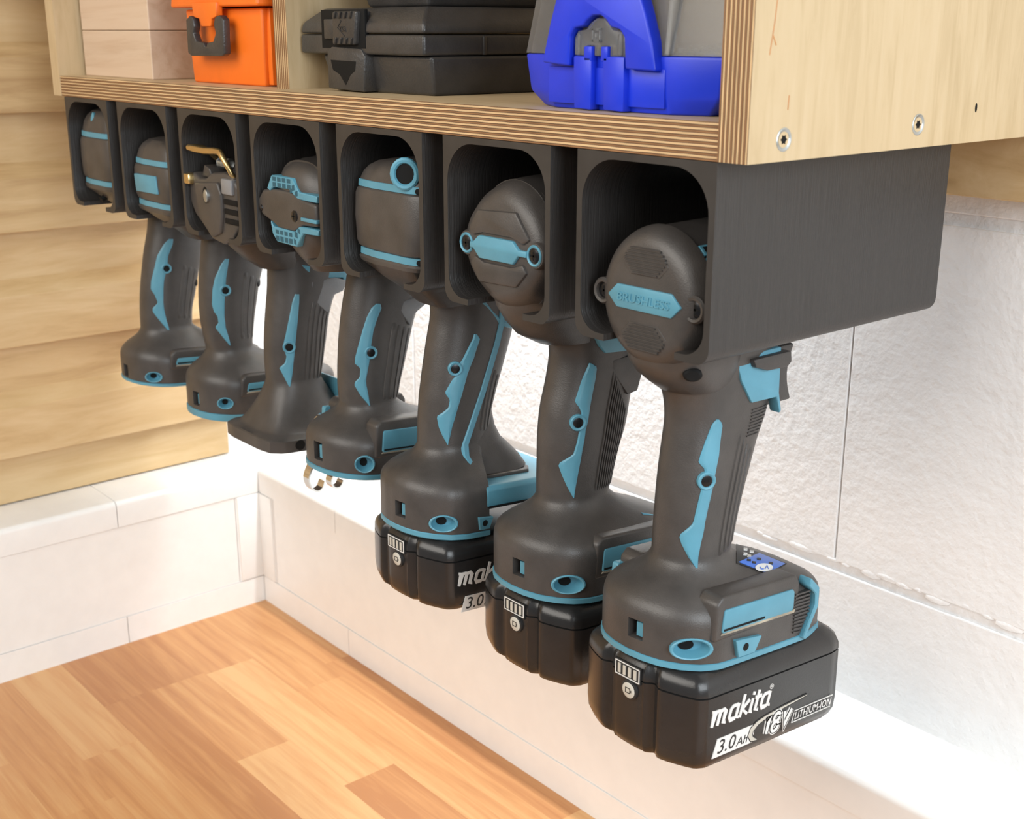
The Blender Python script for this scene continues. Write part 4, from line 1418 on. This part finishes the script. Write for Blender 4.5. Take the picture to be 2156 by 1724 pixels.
for sg in (1, -1):
    put('side_pad', bevelled(G().prism([(62.6, -116), (82, -115.5), (92, -119), (88, -126), (80, -128), (74.5, -140), (61.5, -127.6)], 'x', t.xc + sg * 3, t.xc + sg * 16.9), .8, 2), 'grey_rubber', t.root)
    put('blue_panel', bevelled(G().prism([(56, -104), (90, -110), (94, -119), (91, -121), (88, -116.5), (65, -115)], 'x', t.xc + sg * 3, t.xc + sg * 16.6), .8, 2), 'teal', t.root)
t.trigger(92, -126, -100, 8, 10, 'grey_rubber')
head_z(t, 'chin', [(-80, 34, 22, 26, 2.4), (-88, 38, 18, 26, 2.3), (-98, 46, 15, 24, 2.2), (-106, 54, 14, 20, 2.2)], 'rubber')

# ================================================================== tool 2: barrel head with square patch
t = Tool(1, 'wrench_driver', 'tool with a square blue patch between two blue bands on its head',
         [(-96, 40, 92), (-104, 38.7, 91), (-111, 37.8, 90), (-123, 35.7, 87.8), (-135, 34.4, 83.6), (-148, 33.5, 80.8), (-160, 33.8, 78), (-174, 35.5, 75.3), (-182, 37.2, 75)], 24, 2, .06)
c1 = t.eyelet(28.5, -220.5, 6.2, 4.6)
c2 = t.window(4.5, -220.5, 8, 11)
t.body([(-74, 62, 18, 34, 2.5), (-84, 63, 18, 33, 2.5), (-91, 65, 17, 31, 2.4)], cuts=[c1, c2])
t.rim(-235, -229)
t.inlay([(268, 690, 712), (300, 665, 708), (380, 630, 695), (450, 615, 690), (540, 612, 685), (585, 625, 685), (610, 645, 685), (650, 650, 690), (675, 630, 692), (700, 650, 700), (740, 680, 712), (782, 715, 722)], *c4, boss=(690, 455, 4.2), hole=False)
t.ribs(3, 12, 50, -122, -128, -176, -178, .13, .45)
barrel(t, -24, -40.5, -70, -85, 34.6)
put('square_patch', bevelled(G().prism([(t.xc + x, z_) for x, z_ in [(-21, -49.6), (13.5, -49.0), (15.5, -61.5), (-19.5, -62)]], 'y', .5, 8), .6, 2), 'teal', t.root)
put('nose', G().lathe((t.xc, 50, -54), (0, 1, 0), [(0, 26), (50, 25), (80, 18), (100, 10)], 28), 'shell', t.root)
t.well(-134, .8)
t.trigger(88, -120, -98, 8, 12)
t.clip_bar(50, 94, -212, -205.5)

# ================================================================== tool 1: slim barrel head at the far left
t = Tool(0, 'cordless_screwdriver', 'leftmost tool with slim banded head and a blue drop mark near its top',
         [(-92, 43, 94), (-98, 42, 92), (-104, 41.2, 90), (-123, 36, 86), (-143, 32.2, 80.8), (-156, 30.2, 77.6), (-169, 29, 73.5), (-182, 28.6, 72.5)], 14, 6, .08)
c1 = t.eyelet(27.5, -224, 7, 4.4)
c2 = t.window(-1, -223, 8, 10)
t.body([(-72, 64, 18, 34, 2.5), (-82, 65, 18, 33, 2.5), (-88, 67, 17, 31, 2.4)], cuts=[c1, c2])
t.rim(-232, -229)
t.inlay([(150, 355, 380), (180, 325, 378), (250, 285, 350), (320, 270, 345), (400, 250, 325), (450, 248, 322), (480, 270, 322), (530, 290, 322), (560, 260, 325), (580, 258, 328), (630, 295, 340), (690, 345, 358)], *c4, boss=(340, 325, 4.0), hole=False)
t.ribs(3, 12, 48, -130, -134, -176, -178, .13, .45)
barrel(t, -8, -27.3, -63, -80, 33.5)
put('blue_drop', G().lathe((t.xc - 3, 7.2, -16), (0, -1, .15), [(-3, 3.4), (1.4, 3.4), (2.2, 1.6)], 18, .8, 1.5), 'teal', t.root)
put('screw', G().lathe((t.xc + 5, 5.6, -22), (0, -1, .1), [(-3, 1.8), (1.2, 1.8), (1.6, 1)], 14), 'steel', t.root)
put('screw_well', G().lathe((t.xc - 2, 8.0, -76), (0, -1, -.5), [(-3, 2.4), (1.6, 2.4)], 14), 'void', t.root)
put('nose', G().lathe((t.xc, 50, -46), (0, 1, 0), [(0, 26), (50, 25), (80, 18), (100, 10)], 28), 'shell', t.root)
t.well(-148, .8, 2.8)
t.trigger(86, -120, -98, 8, 12)
t.clip_bar(40, 90, -214, -208.5)

# ------------------------------------------------------------------ things on the shelf
ST = 15.0
# pale timber blocks
for z0, z1, lab in ((ST, 48.5, 'pale wooden block lying on the shelf, under another block'), (48.8, 84, 'pale wooden block stacked on top of the other wooden block')):
    o = put('wooden_block', bevel_box(-661, -541, 19, 115, z0, z1, .8, 2), 'maple', org=(-600, 67, z0), smooth=0)
    tag(o, lab, 'wooden block', 'timber blocks on the shelf')
# orange box
ob = thing('storage_box', 'orange plastic box with black latch beside the wooden blocks', 'box', (-438, 60, ST))
put('body', bevelled(G().loft([[(-487, 24, ST), (-391, 24, ST), (-391, 100, ST), (-487, 100, ST)], [(-489, 22, 62), (-387, 22, 62), (-387, 102, 62), (-489, 102, 62)]]), 1.6, 3), 'orange', ob)
put('side_rib', bevel_box(-389.5, -384, 26, 98, ST + 1, 62, .8), 'orange', ob)
lid = put('lid', bevelled(G().loft([[(-497, 15, 63), (-380, 15, 63), (-380, 108, 63), (-497, 108, 63)], [(-494, 17, 86), (-383, 17, 86), (-383, 106, 86), (-494, 106, 86)]]), 1.8, 3), 'orange', ob)
put('latch_tongue', bevelled(G().prism([(-462, 66), (-428, 66), (-429, 57), (-436, 55.5), (-437, 51), (-450, 51), (-451, 55.5), (-460, 57)], 'y', 13, 18), .9, 2), 'orange', lid)
lt = [(-470, 55.5), (-464, 58), (-460, 56.5), (-459, 51), (-461, 47), (-458, 42), (-447, 41), (-446, 38.8), (-443.5, 38.8), (-442.5, 41), (-434, 42), (-430, 47), (-432, 52), (-430, 56.5), (-424, 58), (-419, 55.5), (-420, 34.5), (-424, 33), (-466, 32.6), (-470.5, 34.5)]
put('latch', bevelled(G().prism(lt, 'y', 12.5, 17.5), .8, 2), 'case', ob)

# black cases


def black_case(z0, name_label, x0=-376, x1=-243, y0=38, dx=0, detail=True):
    c = thing('tool_case', name_label, 'case', ((x0 + x1) / 2 + dx, 110, z0), 'black plastic cases on the shelf')
    a, b = x0 + dx, x1 + dx
    D = 190

    def slab(xa, xb, ya, yb, za, zb, r):
        return bevelled(G().box(xa, xb, ya, yb, za, zb), r, 3)
    put('case_bottom', bevelled(G().loft([[(a + 24, y0 + 6, z0), (b - 2, y0 + 6, z0), (b - 2, D, z0), (a + 24, D, z0)], [(a + 18, y0 + 2, z0 + 20.5), (b + 1, y0 + 2, z0 + 20.5), (b + 1, D, z0 + 20.5), (a + 18, D, z0 + 20.5)]]), 2.0, 3), 'case', c)
    put('case_rim', slab(a + 1, b, y0 - 2, D + 2, z0 + 20.8, z0 + 31.6, 1.6), 'case', c)
    put('case_lid', bevelled(G().loft([[(a + 1, y0 - 2, z0 + 32.2), (b, y0 - 2, z0 + 32.2), (b, D + 2, z0 + 32.2), (a + 1, D + 2, z0 + 32.2)], [(a + 2, y0 - 1, z0 + 38), (b - 1, y0 - 1, z0 + 38), (b - 1, D, z0 + 38), (a + 2, D, z0 + 38)], [(a + 12, y0 + 8, z0 + 46), (b - 10, y0 + 8, z0 + 46), (b - 10, D - 8, z0 + 46), (a + 12, D - 8, z0 + 46)]]), 1.6, 3, 15), 'case', c)
    if not detail:
        return c
    for yy in (66, 100, 134):
        put('side_rib', bevel_box(b - 3, b + .8, yy, yy + 2, z0 + 21, z0 + 31, .4), 'case', c)
    # latch tower
    put('latch_post', bevelled(G().prism([(a + 31, z0 + 1.5), (a + 68, z0 + .5), (a + 70, z0 + 20), (a + 66, z0 + 24), (a + 36, z0 + 25), (a + 31, z0 + 22)], 'y', y0 - 3, y0 + 10), 1.0, 2), 'case', c)
    put('post_recess', G().prism([(a + 35, z0 + 17.5), (a + 61, z0 + 17), (a + 60, z0 + 12), (a + 55, z0 + 9.5), (a + 50, z0 + 3.8), (a + 44, z0 + 9.5), (a + 37, z0 + 12)], 'y', y0 - 3.15, y0), 'void', c)
    la = put('latch', bevelled(G().prism([(a + 40, z0 + 26), (a + 63, z0 + 26), (a + 66, z0 + 44), (a + 41, z0 + 44)], 'y', y0 - 5, y0 + 5), 1.2, 3), 'case', c)
    put('latch_side', bevel_box(a + 30, a + 41, y0 - 4, y0 + 4, z0 + 29, z0 + 40, .8), 'case', c)
    put('latch_gap', bevel_box(a + 25, a + 70, y0 - 2.3, y0, z0 + 24, z0 + 45, .3), 'void', c)
    for q in range(4):
        for zz_ in (z0 + 42, z0 + 28):
            put('latch_rib', bevelled(G().prism([(a + 42.5 + q * 5.4, zz_ - 1.8), (a + 44.5 + q * 5.4, zz_ - 1.8), (a + 46 + q * 5.4, zz_ + 1.8), (a + 44 + q * 5.4, zz_ + 1.8)], 'y', y0 - 6.2, y0 - 4), .4, 1), 'case', la)
    put('lettering', lettering('YSA', 4.2, lambda p, q, o: (a + 48 + p, y0 - 5.1 - o, z0 + 33 + q), 0, .03, .25), 'case', la)
    put('arrow', ribbon([[(a + 53, z0 + 30.5), (a + 46, z0 + 35), (a + 50, z0 + 39)]], .9, lambda p, q, o: (p, y0 - 5.0 - o, q), .3), 'case', la)
    return c


# shift the case front so its right front edge meets the shelf where it does in the photograph
black_case(ST, 'lower black plastic case with ribbed latch, resting on the shelf', -350, -226, 28)
black_case(ST + 46.2, 'upper black plastic case stacked on the lower one', -330, -246, 40, detail=False)

# blue organiser with clear lid
bc = thing('organiser_case', 'blue organiser case with clear lid at the right end of the shelf', 'case', (-72, 60, ST))
fy = 14.0


def taper(x0, x1, z0, z1, ins, ya, yb, r=1.2, mat='blue', nm='base', par=None, yin=0):
    g = G().loft([[(x0 + ins, ya + yin, z0), (x1 - ins, ya + yin, z0), (x1 - ins, yb, z0), (x0 + ins, yb, z0)], [(x0, ya, z1), (x1, ya, z1), (x1, yb, z1), (x0, yb, z1)]])
    return put(nm, bevelled(g, r, 2), mat, par or bc)


base = bevelled(G().loft([[(-127, fy + 10, ST), (-112, fy + 2, ST), (-40, fy + 1, ST), (-24, fy + 8, ST), (-24, 150, ST), (-127, 150, ST)],
                          [(-133.5, fy + 6, 22), (-113.5, fy + 1, 22), (-41, fy, 22), (-16, fy + 4, 22), (-14, 156, 22), (-133.5, 156, 22)],
                          [(-135, fy + 4, 38.6), (-114, fy, 38.6), (-41.5, fy - .5, 38.6), (-13, fy + 2, 38.6), (-12, 158, 38.6), (-135, 158, 38.6)]]), 1.3, 2, 14)
put('base', base, 'blue', bc)
# centre bay with two uprights
put('bay_groove', bevel_box(-113.5, -41.8, fy - .8, fy + 4, 17.5, 33.4, .5), 'blue', bc)
for xa, xb in ((-94, -82.5), (-75.5, -62.5)):
    put('upright', bevelled(G().prism([(xa + .8, 15.8), (xb, 15.4), (xb, 38.0), (xa, 38.2)], 'y', fy - 4, fy + 3), .9, 2), 'blue', bc)
for xa, xb in ((-87.2, -82.4), (-76.6, -72.6)):
    put('catch', bevel_box(xa, xb, fy - 4, fy + 2, 36, 42.2, .5), 'blue', bc)
hnd = [(-113.5, 35.0), (-96, 33.8), (-95.5, 46.5), (-93, 49.8), (-87.5, 50.5), (-85, 53), (-81.5, 55), (-76.5, 55), (-73, 53), (-70.5, 50.2), (-65, 49.2), (-62, 46), (-61, 33.2), (-43.5, 32.6), (-46, 44), (-50.5, 56), (-54, 64), (-60, 67), (-98, 67.5), (-104, 64), (-108.5, 52)]
put('handle', bevelled(G().prism(hnd, 'y', fy - 5, fy + 2), 1.1, 3, 20), 'blue', bc)
clip = [(-94.5, 38.4), (-87.6, 38.3), (-87.6, 42.6), (-82, 42.6), (-82, 38.2), (-77.0, 38.1), (-77.0, 42.4), (-72.3, 42.2), (-72.3, 37.8), (-62.5, 37.4), (-62.8, 45), (-65, 48), (-71, 49), (-74, 52), (-77, 53.8), (-81, 53.8), (-84.5, 52), (-87.5, 49.2), (-92.5, 48.6), (-94.5, 45.8)]
cl = put('clear_catch', bevelled(G().prism(clip, 'y', fy - 2.6, fy + 1.0), .5, 2), 'clear', bc)
for xa, xb, za, zb in ((-83, -77.5, 44.0, 45.2), (-83, -77.5, 48.6, 49.8), (-83, -81.8, 44, 49.8), (-78.6, -77.4, 44, 49.8), (-81, -79, 46, 47.6)):
    put('catch_rib', bevel_box(xa, xb, fy - 3.6, fy - 2, za, zb, .3), 'clear', cl)
for xa, xb in ((-92, -90.4), (-67, -64.6)):
    put('catch_rib', bevel_box(xa, xb, fy - 3.6, fy - 2, 38.5, 47.5, .5), 'clear', cl)
# clear cover: thin walls
cov = G()
outer = [[(-135, fy + 4.5, 38.9), (-114.5, fy + .8, 38.9), (-41.5, fy + .3, 38.9), (-13.2, fy + 2.6, 38.9), (-12.4, 157, 38.9), (-135, 157, 38.9)],
         [(-128, fy + 12, 92), (-110, fy + 9, 92), (-45, fy + 8.6, 92), (-20, fy + 11, 92), (-19, 150, 92), (-128, 150, 92)]]
inner = [[(-132.6, fy + 7, 38.9), (-113.5, fy + 3.2, 38.9), (-42.5, fy + 2.7, 38.9), (-15.6, fy + 5, 38.9), (-14.8, 154.6, 38.9), (-132.6, 154.6, 38.9)],
         [(-125.6, fy + 14.4, 89.6), (-109, fy + 11.4, 89.6), (-46, fy + 11, 89.6), (-22.4, fy + 13.4, 89.6), (-21.4, 147.6, 89.6), (-125.6, 147.6, 89.6)]]
cov.loft([inner[1], inner[0], outer[0], outer[1]])
put('clear_lid', cov, 'clear', bc, smooth=20)
for xa, xb in ((-115, -112.6), (-42.6, -40.2)):
    put('lid_rib', bevelled(G().loft([[(xa, fy - 1.0, 39), (xb, fy - 1.0, 39), (xb, fy + 3, 39), (xa, fy + 3, 39)], [(xa + 4 * (1 if xa < -80 else -.8), fy + 7.4, 92), (xb + 4 * (1 if xa < -80 else -.8), fy + 7.4, 92), (xb + 4, fy + 11, 92), (xa + 4, fy + 11, 92)]]), .4, 1), 'clear', bc)
put('inner_tray', bevelled(G().box(-128, -20, 34, 146, 24, 39.4), 1, 2), 'grey_rubber', bc)

for o in bpy.data.objects:
    if '_o' in o:
        del o['_o']
